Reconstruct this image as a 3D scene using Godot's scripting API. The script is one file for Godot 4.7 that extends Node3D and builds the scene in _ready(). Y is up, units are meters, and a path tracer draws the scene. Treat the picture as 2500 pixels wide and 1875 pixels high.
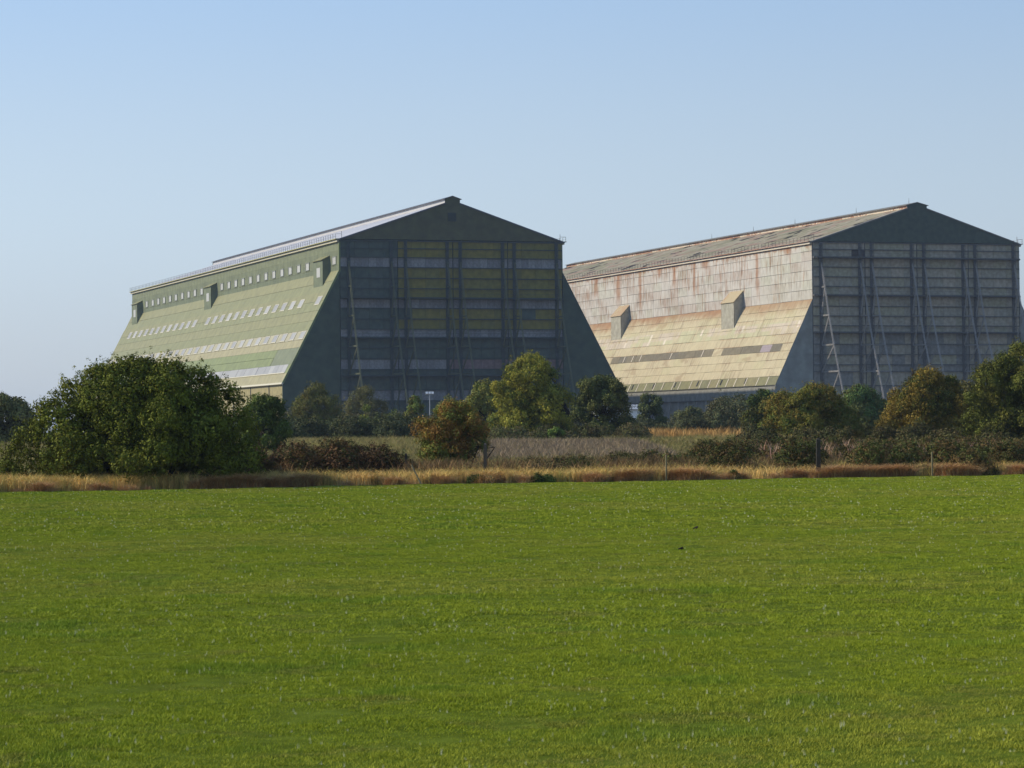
extends Node3D

# ---------------------------------------------------------------- helpers
var rng := RandomNumberGenerator.new()
var taken := {}
var M := {}

func rgb(r: float, g: float, b: float) -> Color:            # real-world (linear) base colour
	return Color(r, g, b).linear_to_srgb()

func named(called: String, parent: Node) -> String:
	var key := str(parent.get_instance_id()) + called
	var n: int = taken.get(key, 0)
	taken[key] = n + 1
	return called if n == 0 else "%s_%03d" % [called, n]

func tag(o: Node, label: String, category: String, group := "", kind := "") -> Node:
	o.set_meta("label", label)
	if category:
		o.set_meta("category", category)
	if group:
		o.set_meta("group", group)
	if kind:
		o.set_meta("kind", kind)
	return o

func thing(called: String, label: String, category: String, at := Vector3.ZERO, turn := 0.0, group := "") -> Node3D:
	var o := Node3D.new()
	o.name = named(called, self)
	add_child(o, true)
	o.position = at
	o.rotation.y = turn
	tag(o, label, category, group)
	return o

func put(called: String, mesh: Mesh, mat: Material, parent: Node = self) -> MeshInstance3D:
	var o := MeshInstance3D.new()
	o.name = named(called, parent)
	o.mesh = mesh
	o.material_override = mat
	parent.add_child(o, true)
	return o

func begin() -> SurfaceTool:
	var st := SurfaceTool.new()
	st.begin(Mesh.PRIMITIVE_TRIANGLES)
	st.set_smooth_group(-1)
	return st

func obj(called: String, st: SurfaceTool, mat: Material, parent: Node = self) -> MeshInstance3D:
	st.generate_normals()
	return put(called, st.commit(), mat, parent)

# a convex polygon, wound so that it faces the way «out» points; uv optional
func face(st: SurfaceTool, pts: Array, out: Vector3, uv := []) -> void:
	var n: Vector3 = (pts[1] - pts[0]).cross(pts[2] - pts[0])
	var order := range(pts.size())
	if n.dot(out) > 0:
		order = range(pts.size() - 1, -1, -1)
	for k in range(1, pts.size() - 1):
		for i in [order[0], order[k], order[k + 1]]:
			if uv.size():
				st.set_uv(uv[i])
			st.add_vertex(pts[i])

# a flat convex plate: the polygon «pts» is its outer face, «out» points outwards, t is its thickness inwards
func plate(st: SurfaceTool, pts: Array, out: Vector3, t: float, uv := []) -> void:
	var n: Vector3 = (pts[1] - pts[0]).cross(pts[2] - pts[0]).normalized()
	if n.dot(out) < 0:
		n = -n
	var inner := []
	var mid := Vector3.ZERO
	for p in pts:
		inner.append(p - n * t)
		mid += p / pts.size()
	face(st, pts, n, uv)
	face(st, inner, -n, uv)
	for i in pts.size():
		var j := (i + 1) % pts.size()
		var e: Vector3 = (pts[i] + pts[j]) / 2.0 - mid
		face(st, [pts[i], pts[j], inner[j], inner[i]], e, [uv[i], uv[j], uv[j], uv[i]] if uv.size() else [])

func box(st: SurfaceTool, c: Vector3, s: Vector3) -> void:
	var h := s / 2
	plate(st, [c + Vector3(-h.x, -h.y, h.z), c + Vector3(h.x, -h.y, h.z), c + Vector3(h.x, h.y, h.z), c + Vector3(-h.x, h.y, h.z)], Vector3(0, 0, 1), s.z)

# a straight bar from a to b, square (sides 4) or round, tapering from ra to rb
func bar(st: SurfaceTool, a: Vector3, b: Vector3, ra: float, rb := -1.0, sides := 4) -> void:
	if rb < 0:
		rb = ra
	var d := (b - a).normalized()
	var u := d.cross(Vector3.RIGHT if absf(d.x) < 0.8 else Vector3.UP).normalized()
	var v := d.cross(u)
	var A := []
	var B := []
	for k in sides:
		var t := TAU * (k + 0.5) / sides
		var o := u * cos(t) + v * sin(t)
		A.append(a + o * ra)
		B.append(b + o * rb)
	for k in sides:
		var j := (k + 1) % sides
		face(st, [A[k], A[j], B[j], B[k]], (A[k] + A[j]) / 2 - a)
	face(st, A, -d)
	face(st, B, d)

func noise(seed_: int, freq: float, octaves := 3) -> FastNoiseLite:
	var n := FastNoiseLite.new()
	n.seed = seed_
	n.noise_type = FastNoiseLite.TYPE_SIMPLEX_SMOOTH
	n.frequency = freq
	n.fractal_octaves = octaves
	return n

func material(c: Color, rough := 0.7, metal := 0.0, tex: Texture2D = null, scale := 0.05) -> StandardMaterial3D:
	var m := StandardMaterial3D.new()
	m.albedo_color = c
	m.roughness = rough
	m.metallic = metal
	m.metallic_specular = 0.35
	m.cull_mode = BaseMaterial3D.CULL_DISABLED
	if tex:
		m.albedo_texture = tex
		m.uv1_triplanar = true
		m.uv1_scale = Vector3.ONE * scale
	return m

func grain(seed_: int, low: float, freq: float, warm := 0.0) -> NoiseTexture2D:
	var t := NoiseTexture2D.new()
	t.width = 512
	t.height = 512
	t.seamless = true
	t.noise = noise(seed_, freq, 5)
	var g := Gradient.new()
	g.set_color(0, Color(low, low * (1.0 - warm), low * (1.0 - 2.0 * warm)))
	g.set_color(1, Color.WHITE)
	t.color_ramp = g
	return t

func smooth(a: float, b: float, x: float) -> float:
	return smoothstep(a, b, x)

# ---------------------------------------------------------------- the land
const EDGE_A := -102.3
const EDGE_B := -0.455
var lawn_noise := noise(11, 0.35, 3)
var land_noise := noise(12, 0.03, 3)
var patch_noise := noise(13, 0.16, 4)

func edge_z(x: float) -> float:
	return EDGE_A + EDGE_B * x

func ground_y(x: float, z: float) -> float:
	var t := smoothstep(112.0, 240.0, -z)
	var y := t * 1.2
	if z < edge_z(x):
		y += land_noise.get_noise_2d(x * 3.0, z * 3.0) * 0.12 * smoothstep(0.0, 6.0, edge_z(x) - z)
	return y

func lawn_y(x: float, z: float) -> float:
	return 0.0 + lawn_noise.get_noise_2d(x, z) * 0.035 + patch_noise.get_noise_2d(x * 0.3, z * 0.3) * 0.03

# ---------------------------------------------------------------- leaves and grass
func leaf_clump(n: int, leaf: float, seed_: int, up := 0.5) -> ArrayMesh:
	rng.seed = seed_
	var st := begin()
	for i in n:
		var d := Vector3(rng.randfn(), rng.randfn(), rng.randfn()).normalized()
		var c := d * pow(rng.randf(), 0.45)
		var nrm := (Vector3(rng.randfn(), rng.randfn(), rng.randfn()) * 0.7 + Vector3(0, up * 2.2, 0) + d * 0.5).normalized()
		var a := nrm.cross(Vector3(rng.randfn(), rng.randfn(), rng.randfn())).normalized()
		var b := nrm.cross(a)
		var s := leaf * rng.randf_range(0.65, 1.25)
		var tip := c + a * s
		var tail := c - a * s
		var l := c + b * s * 0.55 + nrm * s * 0.15
		var r := c - b * s * 0.55 + nrm * s * 0.15
		face(st, [tail, l, tip], nrm)
		face(st, [tail, tip, r], nrm)
	st.generate_normals()
	return st.commit()

func blade_clump(n: int, width: float, spread: float, lean: float, seed_: int, seg := 1) -> ArrayMesh:
	rng.seed = seed_
	var st := begin()
	for i in n:
		var t := rng.randf() * TAU
		var r := spread * sqrt(rng.randf())
		var p := Vector3(cos(t) * r, 0, sin(t) * r)
		var q := rng.randf() * TAU
		var side := Vector3(cos(q), 0, sin(q)) * width * rng.randf_range(0.6, 1.2)
		var h := rng.randf_range(0.55, 1.0)
		var away := Vector3(rng.randfn(), 0, rng.randfn()) * lean * h
		var top := p + Vector3(0, h, 0) + away
		var out := Vector3(-sin(q), 0.2, cos(q))
		if seg == 1:
			face(st, [p - side, p + side, top], out)
		else:
			var mid := p + Vector3(0, h * 0.62, 0) + away * 0.35
			var end := p + Vector3(0, h * 0.9, 0) + away * 1.3
			face(st, [p - side, p + side, mid + side * 0.7, mid - side * 0.7], out)
			face(st, [mid - side * 0.7, mid + side * 0.7, end], out)
	st.generate_normals()
	return st.commit()

func scatter(called: String, mesh: Mesh, mat: Material, where: Array, tint: PackedColorArray, parent: Node = self) -> MultiMeshInstance3D:
	var mm := MultiMesh.new()
	mm.transform_format = MultiMesh.TRANSFORM_3D
	mm.use_colors = true
	mm.mesh = mesh
	mm.instance_count = where.size()
	for i in where.size():
		mm.set_instance_transform(i, where[i])
		mm.set_instance_color(i, tint[i])
	var o := MultiMeshInstance3D.new()
	o.name = named(called, parent)
	o.multimesh = mm
	o.material_override = mat
	o.set_meta("kind", "stuff")
	parent.add_child(o, true)
	return o

func shade(c: Color, k: float) -> Color:
	return Color(c.r * k, c.g * k, c.b * k)

func spin(s: float) -> Basis:
	return Basis(Vector3(rng.randfn(), rng.randfn(), rng.randfn()).normalized(), rng.randf() * TAU).scaled(Vector3.ONE * s)

func facing(d: Vector3, s: float) -> Basis:          # turned so that the clump's outer side looks along d
	var y := (d + Vector3(rng.randfn(), rng.randfn(), rng.randfn()) * 0.35).normalized()
	var x := y.cross(Vector3(rng.randfn(), rng.randfn(), rng.randfn())).normalized()
	return Basis(x, y, x.cross(y)) * Basis.from_scale(Vector3.ONE * s)

func yaw(s: Vector3) -> Basis:
	return Basis(Vector3.UP, rng.randf() * TAU) * Basis.from_scale(s)

var clumps := []

# leaf clumps laid over lobes inside a dome of the given half width, height and depth; returns [transforms, tints, lobes]
func crown(rx: float, rz: float, h: float, o: Dictionary) -> Array:
	var lobes := []
	var n: int = int(o.get("lobes", 26) * (1.0 if o.has("extra") else 1.7))
	var lr0: float = o.get("lobe", 0.26) * (1.0 if o.has("extra") else 0.78) * minf(rx * 1.3, h)
	var low: float = o.get("low", 0.0)
	var wide: float = o.get("wide", 0.35)
	var tries := 0
	while lobes.size() < n and tries < 4000:
		tries += 1
		var y := rng.randf()
		var pr := sqrt(maxf(0.0, 1.0 - pow((y - wide) / (1.0 - wide), 2.0))) if y > wide else lerpf(o.get("foot", 1.0), 1.0, y / wide)
		var t := rng.randf() * TAU
		var r := sqrt(rng.randf())
		if r < 0.45 and y < 0.6 and rng.randf() < 0.75:
			continue
		var lr := lr0 * rng.randf_range(0.45, 1.35)
		var p := Vector3(cos(t) * r * pr * maxf(rx - lr * 0.8, 0.1), lerpf(low + lr * 0.55, h - lr, y), sin(t) * r * pr * maxf(rz - lr * 0.8, 0.1))
		lobes.append([p, lr, rng.randf_range(0.78, 1.2), rng.randf()])
	for e in o.get("extra", []):
		lobes.append([e[0], e[1], rng.randf_range(0.8, 1.15), rng.randf()])
	var where := []
	var tint := PackedColorArray()
	var cols: Array = o.cols
	var cr: float = o.get("clump", 0.4) * (1.0 if o.has("extra") else 0.78)
	var dense: float = o.get("dense", 1.0)
	for L in lobes:
		var c: Vector3 = L[0]
		var lr: float = L[1]
		var count := int(dense * 2.6 * 4.0 * PI * lr * lr / (PI * cr * cr)) + 6
		for i in count:
			var d := Vector3(rng.randfn(), rng.randfn() + 0.25, rng.randfn()).normalized()
			if d.y < -0.45 and rng.randf() < 0.6:
				continue
			var k := rng.randf_range(0.62, 1.06)
			var s := cr * rng.randf_range(0.6, 1.2)
			if rng.randf() < o.get("sprig", 0.18):
				k = rng.randf_range(1.05, 1.5)
				s = cr * rng.randf_range(0.3, 0.55)
			var p := c + d * lr * k
			if p.y < 0.05:
				continue
			var inside := false
			for K in lobes:
				if K[0] != c and p.distance_squared_to(K[0]) < pow(K[1] * 0.62, 2):
					inside = true
					break
			if inside:
				continue
			where.append(Transform3D(facing(d, s), p))
			var pick: float = clampf(L[3] + rng.randfn() * 0.22, 0.0, 0.999) * cols.size()
			var col: Color = cols[int(pick)]
			tint.append(shade(col, L[2] * rng.randf_range(0.75, 1.25)))
	return [where, tint, lobes]

func plant(called: String, label: String, category: String, at: Vector3, rx: float, h: float, o: Dictionary, group := "") -> Node3D:
	rng.seed = hash(label)
	at.y = ground_y(at.x, at.z) - 0.05
	var t := thing(called, label, category, at, 0.0, group)
	var made := crown(rx, o.get("rz", rx * 0.8), h, o)
	var wood := begin()
	var base: float = o.get("trunk", 0.02 * h + 0.03)
	var stems: int = o.get("stems", 1)
	var forks := []
	for k in stems:
		var foot := Vector3(rng.randfn(), 0, rng.randfn()) * (0.0 if stems == 1 else rx * 0.18)
		var top := Vector3(foot.x * 2.0 + rng.randfn() * 0.15, h * rng.randf_range(0.3, 0.45), foot.z * 2.0 + rng.randfn() * 0.15)
		bar(wood, foot, top, base, base * 0.6, 7)
		forks.append([top, base * 0.6])
	obj("trunk", wood, M.bark, t)
	var limbs := begin()
	for k in made[2].size():
		if k % 2 == 0 or made[2].size() < 20:
			var f: Array = forks[k % forks.size()]
			var L: Array = made[2][k]
			var a: Vector3 = f[0]
			var b: Vector3 = L[0]
			var m: Vector3 = a.lerp(b, 0.5) + Vector3(0, 0.08 * h * rng.randf(), 0)
			bar(limbs, a, m, f[1] * 0.6, f[1] * 0.4, 5)
			bar(limbs, m, b, f[1] * 0.4, f[1] * 0.12, 5)
	obj("limbs", limbs, M.bark, t)
	scatter("foliage", clumps[o.get("leaf", 0)], M.leaf, made[0], made[1], t)
	return t

# ---------------------------------------------------------------- hangars
# local axes: x to the right along the front, y up, depth runs back from the front (z = -depth)
func H(x: float, y: float, depth: float) -> Vector3:
	return Vector3(x, y, -depth)

class Shed:
	var we: float      # half width between the eaves
	var wb: float      # half width at the foot of the slope
	var he: float      # eaves
	var hk: float      # where the upright wall meets the slope
	var hl: float      # foot of the slope
	var hr: float      # roof at the ridge monitor
	var wm: float      # half width of the monitor
	var hm: float      # top of the monitor
	var l: float
	func slope(side: float, s: float, lift := 0.0) -> Vector2:      # point on the sloping wall, s metres down from the kink
		var d := Vector2(wb - we, hl - hk).normalized()
		return Vector2(side * (we + d.x * s - d.y * lift), hk + d.y * s + d.x * lift)
	func slope_len() -> float:
		return Vector2(wb - we, hl - hk).length()
	func roof(side: float, s: float, lift := 0.0) -> Vector2:       # point on the roof, s metres up from the eaves
		var d := Vector2(wm - we, hr - he).normalized()
		return Vector2(side * (we + d.x * s + d.y * lift), he + d.y * s - d.x * lift)
	func roof_len() -> float:
		return Vector2(wm - we, hr - he).length()

func slope_plate(st: SurfaceTool, g: Shed, side: float, s0: float, s1: float, z0: float, z1: float, lift: float, t: float, uv := false) -> void:
	var a := g.slope(side, s0, lift)
	var b := g.slope(side, s1, lift)
	var w := g.he - g.hk
	var v0 := (w + s0) / (w + g.slope_len())
	var v1 := (w + s1) / (w + g.slope_len())
	plate(st, [H(a.x, a.y, z0), H(a.x, a.y, z1), H(b.x, b.y, z1), H(b.x, b.y, z0)], Vector3(side, 0.5, 0), t,
		[Vector2(z0 / g.l, v0), Vector2(z1 / g.l, v0), Vector2(z1 / g.l, v1), Vector2(z0 / g.l, v1)] if uv else [])

func wall_plate(st: SurfaceTool, g: Shed, side: float, y0: float, y1: float, z0: float, z1: float, lift: float, t: float, uv := false) -> void:
	var x := side * (g.we + lift)
	var w := g.he - g.hk + g.slope_len()
	plate(st, [H(x, y0, z0), H(x, y0, z1), H(x, y1, z1), H(x, y1, z0)], Vector3(side, 0, 0), t,
		[Vector2(z0 / g.l, (g.he - y0) / w), Vector2(z1 / g.l, (g.he - y0) / w), Vector2(z1 / g.l, (g.he - y1) / w), Vector2(z0 / g.l, (g.he - y1) / w)] if uv else [])

func shell(t: Node3D, g: Shed, m: Dictionary) -> void:
	# end walls beside the doors, gables, the closed back, the right-hand side, the floor beams
	for s in [-1.0, 1.0]:
		var st := begin()
		plate(st, [H(s * g.we, g.hk, 0), H(s * g.wb, g.hl, 0), H(s * g.wb, 0, 0), H(s * g.we, 0, 0)], Vector3(0, 0, 1), 0.3)
		obj("end_wall", st, m.end, t)
	var gb := begin()
	plate(gb, [H(-g.we - 0.2, g.he + 0.05, -0.35), H(g.we + 0.2, g.he + 0.05, -0.35), H(g.wm, g.hr, -0.35), H(-g.wm, g.hr, -0.35)], Vector3(0, 0, 1), 0.4)
	obj("gable", gb, m.gable, t)
	var back := begin()
	plate(back, [H(-g.we, g.he, g.l), H(g.we, g.he, g.l), H(g.wm, g.hr, g.l), H(-g.wm, g.hr, g.l)], Vector3(0, 0, -1), 0.3)
	plate(back, [H(-g.we, g.hk, g.l), H(g.we, g.hk, g.l), H(g.we, g.he, g.l), H(-g.we, g.he, g.l)], Vector3(0, 0, -1), 0.3)
	plate(back, [H(-g.wb, g.hl, g.l), H(g.wb, g.hl, g.l), H(g.we, g.hk, g.l), H(-g.we, g.hk, g.l)], Vector3(0, 0, -1), 0.3)
	plate(back, [H(-g.wb, 0, g.l), H(g.wb, 0, g.l), H(g.wb, g.hl, g.l), H(-g.wb, g.hl, g.l)], Vector3(0, 0, -1), 0.3)
	obj("rear_wall", back, m.end, t)
	var far := begin()
	wall_plate(far, g, 1, g.hk, g.he, 0, g.l, 0, 0.3)
	obj("upper_wall", far, m.side, t)
	var fs := begin()
	slope_plate(fs, g, 1, 0, g.slope_len(), 0, g.l, 0, 0.3)
	obj("sloping_wall", fs, m.side, t)
	for s in [-1.0, 1.0]:
		var lw := begin()
		plate(lw, [H(s * (g.wb - 0.35), 0, 0.05), H(s * (g.wb - 0.35), 0, g.l), H(s * (g.wb - 0.35), g.hl, g.l), H(s * (g.wb - 0.35), g.hl, 0.05)], Vector3(s, 0, 0), 0.3)
		obj("low_wall", lw, m.low, t)
	# ridge monitor: two upright sides, a small pitched roof, the end
	var mw := begin()
	for s in [-1.0, 1.0]:
		plate(mw, [H(s * g.wm, g.hr - 0.2, 0), H(s * g.wm, g.hr - 0.2, g.l), H(s * g.wm, g.hm - 0.75, g.l), H(s * g.wm, g.hm - 0.75, 0)], Vector3(s, 0, 0), 0.1)
	var mon := obj("ridge_monitor", mw, m.monitor, t)
	for e in [[-0.42, 1.0], [g.l + 0.02, -1.0]]:
		var me := begin()
		plate(me, [H(-g.wm - 0.1, g.hr - 0.5, e[0]), H(g.wm + 0.1, g.hr - 0.5, e[0]), H(g.wm + 0.1, g.hm - 0.72, e[0]), H(0, g.hm - 0.1, e[0]), H(-g.wm - 0.1, g.hm - 0.72, e[0])], Vector3(0, 0, e[1]), 0.1)
		obj("monitor_end", me, m.gable, mon)
	var mr := begin()
	for s in [-1.0, 1.0]:
		plate(mr, [H(s * (g.wm + 0.55), g.hm - 0.8, -0.6), H(s * (g.wm + 0.55), g.hm - 0.8, g.l + 0.3), H(0, g.hm, g.l + 0.3), H(0, g.hm, -0.6)], Vector3(s, 2, 0), 0.12)
	obj("monitor_roof", mr, m.monitor_roof, mon)
	# verge trim along the gable
	for s in [-1.0, 1.0]:
		var vt := begin()
		var a := g.roof(s, -0.4, 0.12)
		var b := g.roof(s, g.roof_len(), 0.12)
		plate(vt, [H(a.x, a.y, -0.55), H(b.x, b.y, -0.55), H(b.x, b.y, 0.3), H(a.x, a.y, 0.3)], Vector3(s, 3, 0), 0.3)
		obj("verge", vt, m.verge, t)
	# gutter and walkway with its railing along each eave
	for s in [-1.0, 1.0]:
		var gu := begin()
		plate(gu, [H(s * (g.we + 0.55), g.he - 0.62, 0), H(s * (g.we + 0.55), g.he - 0.62, g.l), H(s * (g.we + 0.55), g.he - 0.1, g.l), H(s * (g.we + 0.55), g.he - 0.1, 0)], Vector3(s, 0, 0), 0.5)
		obj("gutter", gu, m.gutter, t)
		var wk := begin()
		plate(wk, [H(s * (g.we - 0.3), g.he + 0.12, -0.3), H(s * (g.we - 0.3), g.he + 0.12, g.l), H(s * (g.we + 1.0), g.he + 0.12, g.l), H(s * (g.we + 1.0), g.he + 0.12, -0.3)], Vector3.UP, 0.15)
		var deck := obj("walkway", wk, m.walk, t)
		var rl := begin()
		var z := 0.1
		while z < g.l:
			bar(rl, H(s * (g.we + 0.92), g.he + 0.1, z), H(s * (g.we + 0.92), g.he + 1.25, z), 0.05)
			bar(rl, H(s * (g.we + 0.88), g.he + 0.13, z), H(s * (g.we + 0.2), g.he - 0.65, z), 0.05)
			z += 2.15
		for y in [0.65, 1.25]:
			bar(rl, H(s * (g.we + 0.92), g.he + y, -0.2), H(s * (g.we + 0.92), g.he + y, g.l), 0.028)
		bar(rl, H(s * (g.we - 0.6), g.he + 1.9, 0), H(s * (g.we - 0.6), g.he + 0.2, 0), 0.06)
		bar(rl, H(s * (g.we - 0.6), g.he + 1.25, 0), H(s * (g.we + 0.92), g.he + 1.25, 0), 0.04)
		obj("railing", rl, m.rail, deck)

func lattice(st: SurfaceTool, a: Vector3, b: Vector3, w: float, r: float) -> void:
	var d := (b - a).normalized()
	var side := Vector3.RIGHT * w
	var out := d.cross(side).normalized() * w
	for o in [side + out, side - out, -side + out, -side - out]:
		bar(st, a + o, b + o, r)
	var n := int(a.distance_to(b) / (w * 3.2)) + 1
	for k in n:
		var p := a.lerp(b, float(k) / n)
		var q := a.lerp(b, float(k + 1) / n)
		var sg := 1.0 if k % 2 else -1.0
		bar(st, p + side * sg + out, q - side * sg + out, r * 0.6)
		bar(st, p + side * sg - out, q - side * sg - out, r * 0.6)
		bar(st, p + side + out * sg, q + side - out * sg, r * 0.6)
		bar(st, p - side + out * sg, q - side - out * sg, r * 0.6)

# one lattice prop that holds a door upright: a leaning leg, level ties back to the door and diagonals between them
func prop(door: Node3D, x: float, m: Dictionary, w: float) -> void:
	var nodes := [Vector2(44.0, 0.7), Vector2(37.9, 2.6), Vector2(30.8, 4.7), Vector2(23.5, 7.3), Vector2(16.9, 10.0), Vector2(0.3, 16.6)]
	var leg := begin()
	for k in nodes.size() - 1:
		lattice(leg, H(x, nodes[k].x, -nodes[k].y), H(x, nodes[k + 1].x, -nodes[k + 1].y), 0.13, 0.036)
	obj("strut", leg, m.strut, door)
	for k in range(1, 5):
		var tie := begin()
		lattice(tie, H(x, nodes[k].x, -0.5), H(x, nodes[k].x, -nodes[k].y), 0.12, 0.055)
		obj("strut_tie", tie, m.strut, door)
		var dg := begin()
		var q: float = nodes[k + 1].x if k < 4 else 9.5
		lattice(dg, H(x, nodes[k].x - 0.4, -nodes[k].y), H(x, q, -0.5 if k < 4 else -4.0), 0.1, 0.045)
		obj("strut_brace", dg, m.strut, door)

# the four door leaves: panels in rows between the rails, posts, rails and the props in front
func doors(t: Node3D, g: Shed, posts: Array, leaves: Array, rows: Array, rails: Array, thick: Array, m: Dictionary, pick: Callable, sheet: Callable, pw: float) -> void:
	for k in leaves.size() - 1:
		var x0: float = leaves[k]
		var x1: float = leaves[k + 1]
		var st := begin()
		box(st, Vector3((x0 + x1) / 2, g.he / 2, -0.35), Vector3(x1 - x0 - 0.12, g.he - 0.1, 0.3))
		var d := obj("door", st, m.dark, t)
		for r in rows.size() - 1:
			var y1: float = rows[r]
			var y0: float = rows[r + 1]
			var w: float = sheet.call(y1)
			var n := maxi(1, roundi((x1 - x0) / w))
			for i in n:
				var a := lerpf(x0 + 0.1, x1 - 0.1, float(i) / n)
				var b := lerpf(x0 + 0.1, x1 - 0.1, float(i + 1) / n)
				var ps := begin()
				var proud := rng.randf_range(0.0, 0.03)
				box(ps, Vector3((a + b) / 2, (y0 + y1) / 2, -0.1 + proud), Vector3(b - a - 0.045, y1 - y0 - 0.05, 0.1))
				obj("panel", ps, pick.call((a + b) / 2, y1), d)
		for y in rails:
			var rs := begin()
			var fat := 0.30 if y in thick else 0.13
			box(rs, Vector3((x0 + x1) / 2, y, 0.12 + fat), Vector3(x1 - x0 - 0.14, fat * 1.5, fat * 2.0))
			obj("rail", rs, m.post, d)
		for x in posts:
			if x > x0 and x < x1:
				var po := begin()
				lattice(po, Vector3(x, 0.3, 0.62), Vector3(x, g.he - 0.25, 0.62), pw * 0.8, 0.055)
				box(po, Vector3(x, g.he / 2, 0.12), Vector3(pw * 1.5, g.he - 0.4, 0.24))
				obj("post", po, m.post, d)
				prop(d, x, m, pw)
	for y in thick:
		var wk := begin()
		box(wk, Vector3(0, y - 0.1, 1.1), Vector3(leaves[-1] - leaves[0] - 1.0, 0.08, 1.2))
		bar(wk, Vector3(leaves[0] + 0.5, y + 1.0, 1.65), Vector3(leaves[-1] - 0.5, y + 1.0, 1.65), 0.03)
		obj("door_walkway", wk, m.post, t)

func dormer(t: Node3D, g: Shed, z0: float, z1: float, s_low: float, y_front: float, y_back: float, wall: Material, roof: Material) -> MeshInstance3D:
	var p := g.slope(-1, s_low)
	var x := p.x
	var st := begin()
	plate(st, [H(x, p.y, z0), H(x, p.y, z1), H(x, y_front, z1), H(x, y_front, z0)], Vector3(-1, 0, 0), 0.15)
	for z in [z0, z1]:
		var o := Vector3(0, 0, 1) if z == z0 else Vector3(0, 0, -1)
		plate(st, [H(x, p.y, z), H(-g.we, g.hk, z), H(-g.we, y_back, z), H(x, y_front, z)], o, 0.15)
	var d := obj("dormer", st, wall, t)
	var rf := begin()
	var e := Vector2(x - (-g.we), y_front - y_back).normalized()
	plate(rf, [H(x + e.x * 0.4, y_front + e.y * 0.4 + 0.14, z0 - 0.25), H(x + e.x * 0.4, y_front + e.y * 0.4 + 0.14, z1 + 0.25), H(-g.we, y_back + 0.14, z1 + 0.25), H(-g.we, y_back + 0.14, z0 - 0.25)], Vector3(-0.3, 1, 0), 0.12)
	obj("dormer_roof", rf, roof, d)
	return d

func window_at(t: Node3D, x: float, y0: float, y1: float, z0: float, z1: float, out: float, frame: Material, pane: Material, called := "window") -> void:
	var st := begin()
	for q in [[y0, y0 + 0.16, z0, z1], [y1 - 0.16, y1, z0, z1], [y0 + 0.16, y1 - 0.16, z0, z0 + 0.16], [y0 + 0.16, y1 - 0.16, z1 - 0.16, z1]]:
		plate(st, [H(x - out, q[0], q[2]), H(x - out, q[0], q[3]), H(x - out, q[1], q[3]), H(x - out, q[1], q[2])], Vector3(-1, 0, 0), out + 0.05)
	var w := obj(called, st, frame, t)
	var ps := begin()
	plate(ps, [H(x - out * 0.4, y0 + 0.16, z0 + 0.16), H(x - out * 0.4, y0 + 0.16, z1 - 0.16), H(x - out * 0.4, y1 - 0.16, z1 - 0.16), H(x - out * 0.4, y1 - 0.16, z0 + 0.16)], Vector3(-1, 0, 0), 0.05)
	obj("pane", ps, pane, w)

func skylight(t: Node3D, g: Shed, z: float, w: float, s0: float, s1: float) -> void:
	var st := begin()
	slope_plate(st, g, -1, s0, s1, z - w / 2 + 0.15, z - w / 2 + 0.5, 0.14, 0.14)
	slope_plate(st, g, -1, s0, s1, z + w / 2 - 0.12, z + w / 2, 0.12, 0.12)
	slope_plate(st, g, -1, s1 - 0.3, s1 - 0.08, z - w / 2 + 0.5, z + w / 2 - 0.12, 0.14, 0.14)
	slope_plate(st, g, -1, s0, s0 + 0.14, z - w / 2 + 0.5, z + w / 2 - 0.16, 0.13, 0.13)
	var k := obj("skylight", st, M.cream, t)
	var p := begin()
	slope_plate(p, g, -1, s0 + 0.14, s1 - 0.3, z - w / 2 + 0.5, z + w / 2 - 0.16, 0.09, 0.06)
	obj("pane", p, M.rooflight[rng.randi() % M.rooflight.size()], k)

func roof_bays(t: Node3D, g: Shed, mats: Array, uv := false) -> void:
	var n := 40
	for s in [-1.0, 1.0]:
		for k in n:
			var z0 := g.l * k / n
			var z1 := g.l * (k + 1) / n - 0.04
			var a := g.roof(s, 0)
			var b := g.roof(s, g.roof_len())
			var lift := 0.03 if k % 2 else 0.0
			var st := begin()
			plate(st, [H(a.x, a.y + lift, z0), H(a.x, a.y + lift, z1), H(b.x, b.y + lift, z1), H(b.x, b.y + lift, z0)], Vector3(s, 2, 0), 0.2,
				[Vector2(z0 / g.l, 1), Vector2(z1 / g.l, 1), Vector2(z1 / g.l, 0), Vector2(z0 / g.l, 0)] if uv else [])
			obj("roof_sheet", st, mats[rng.randi() % mats.size()], t)

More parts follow.
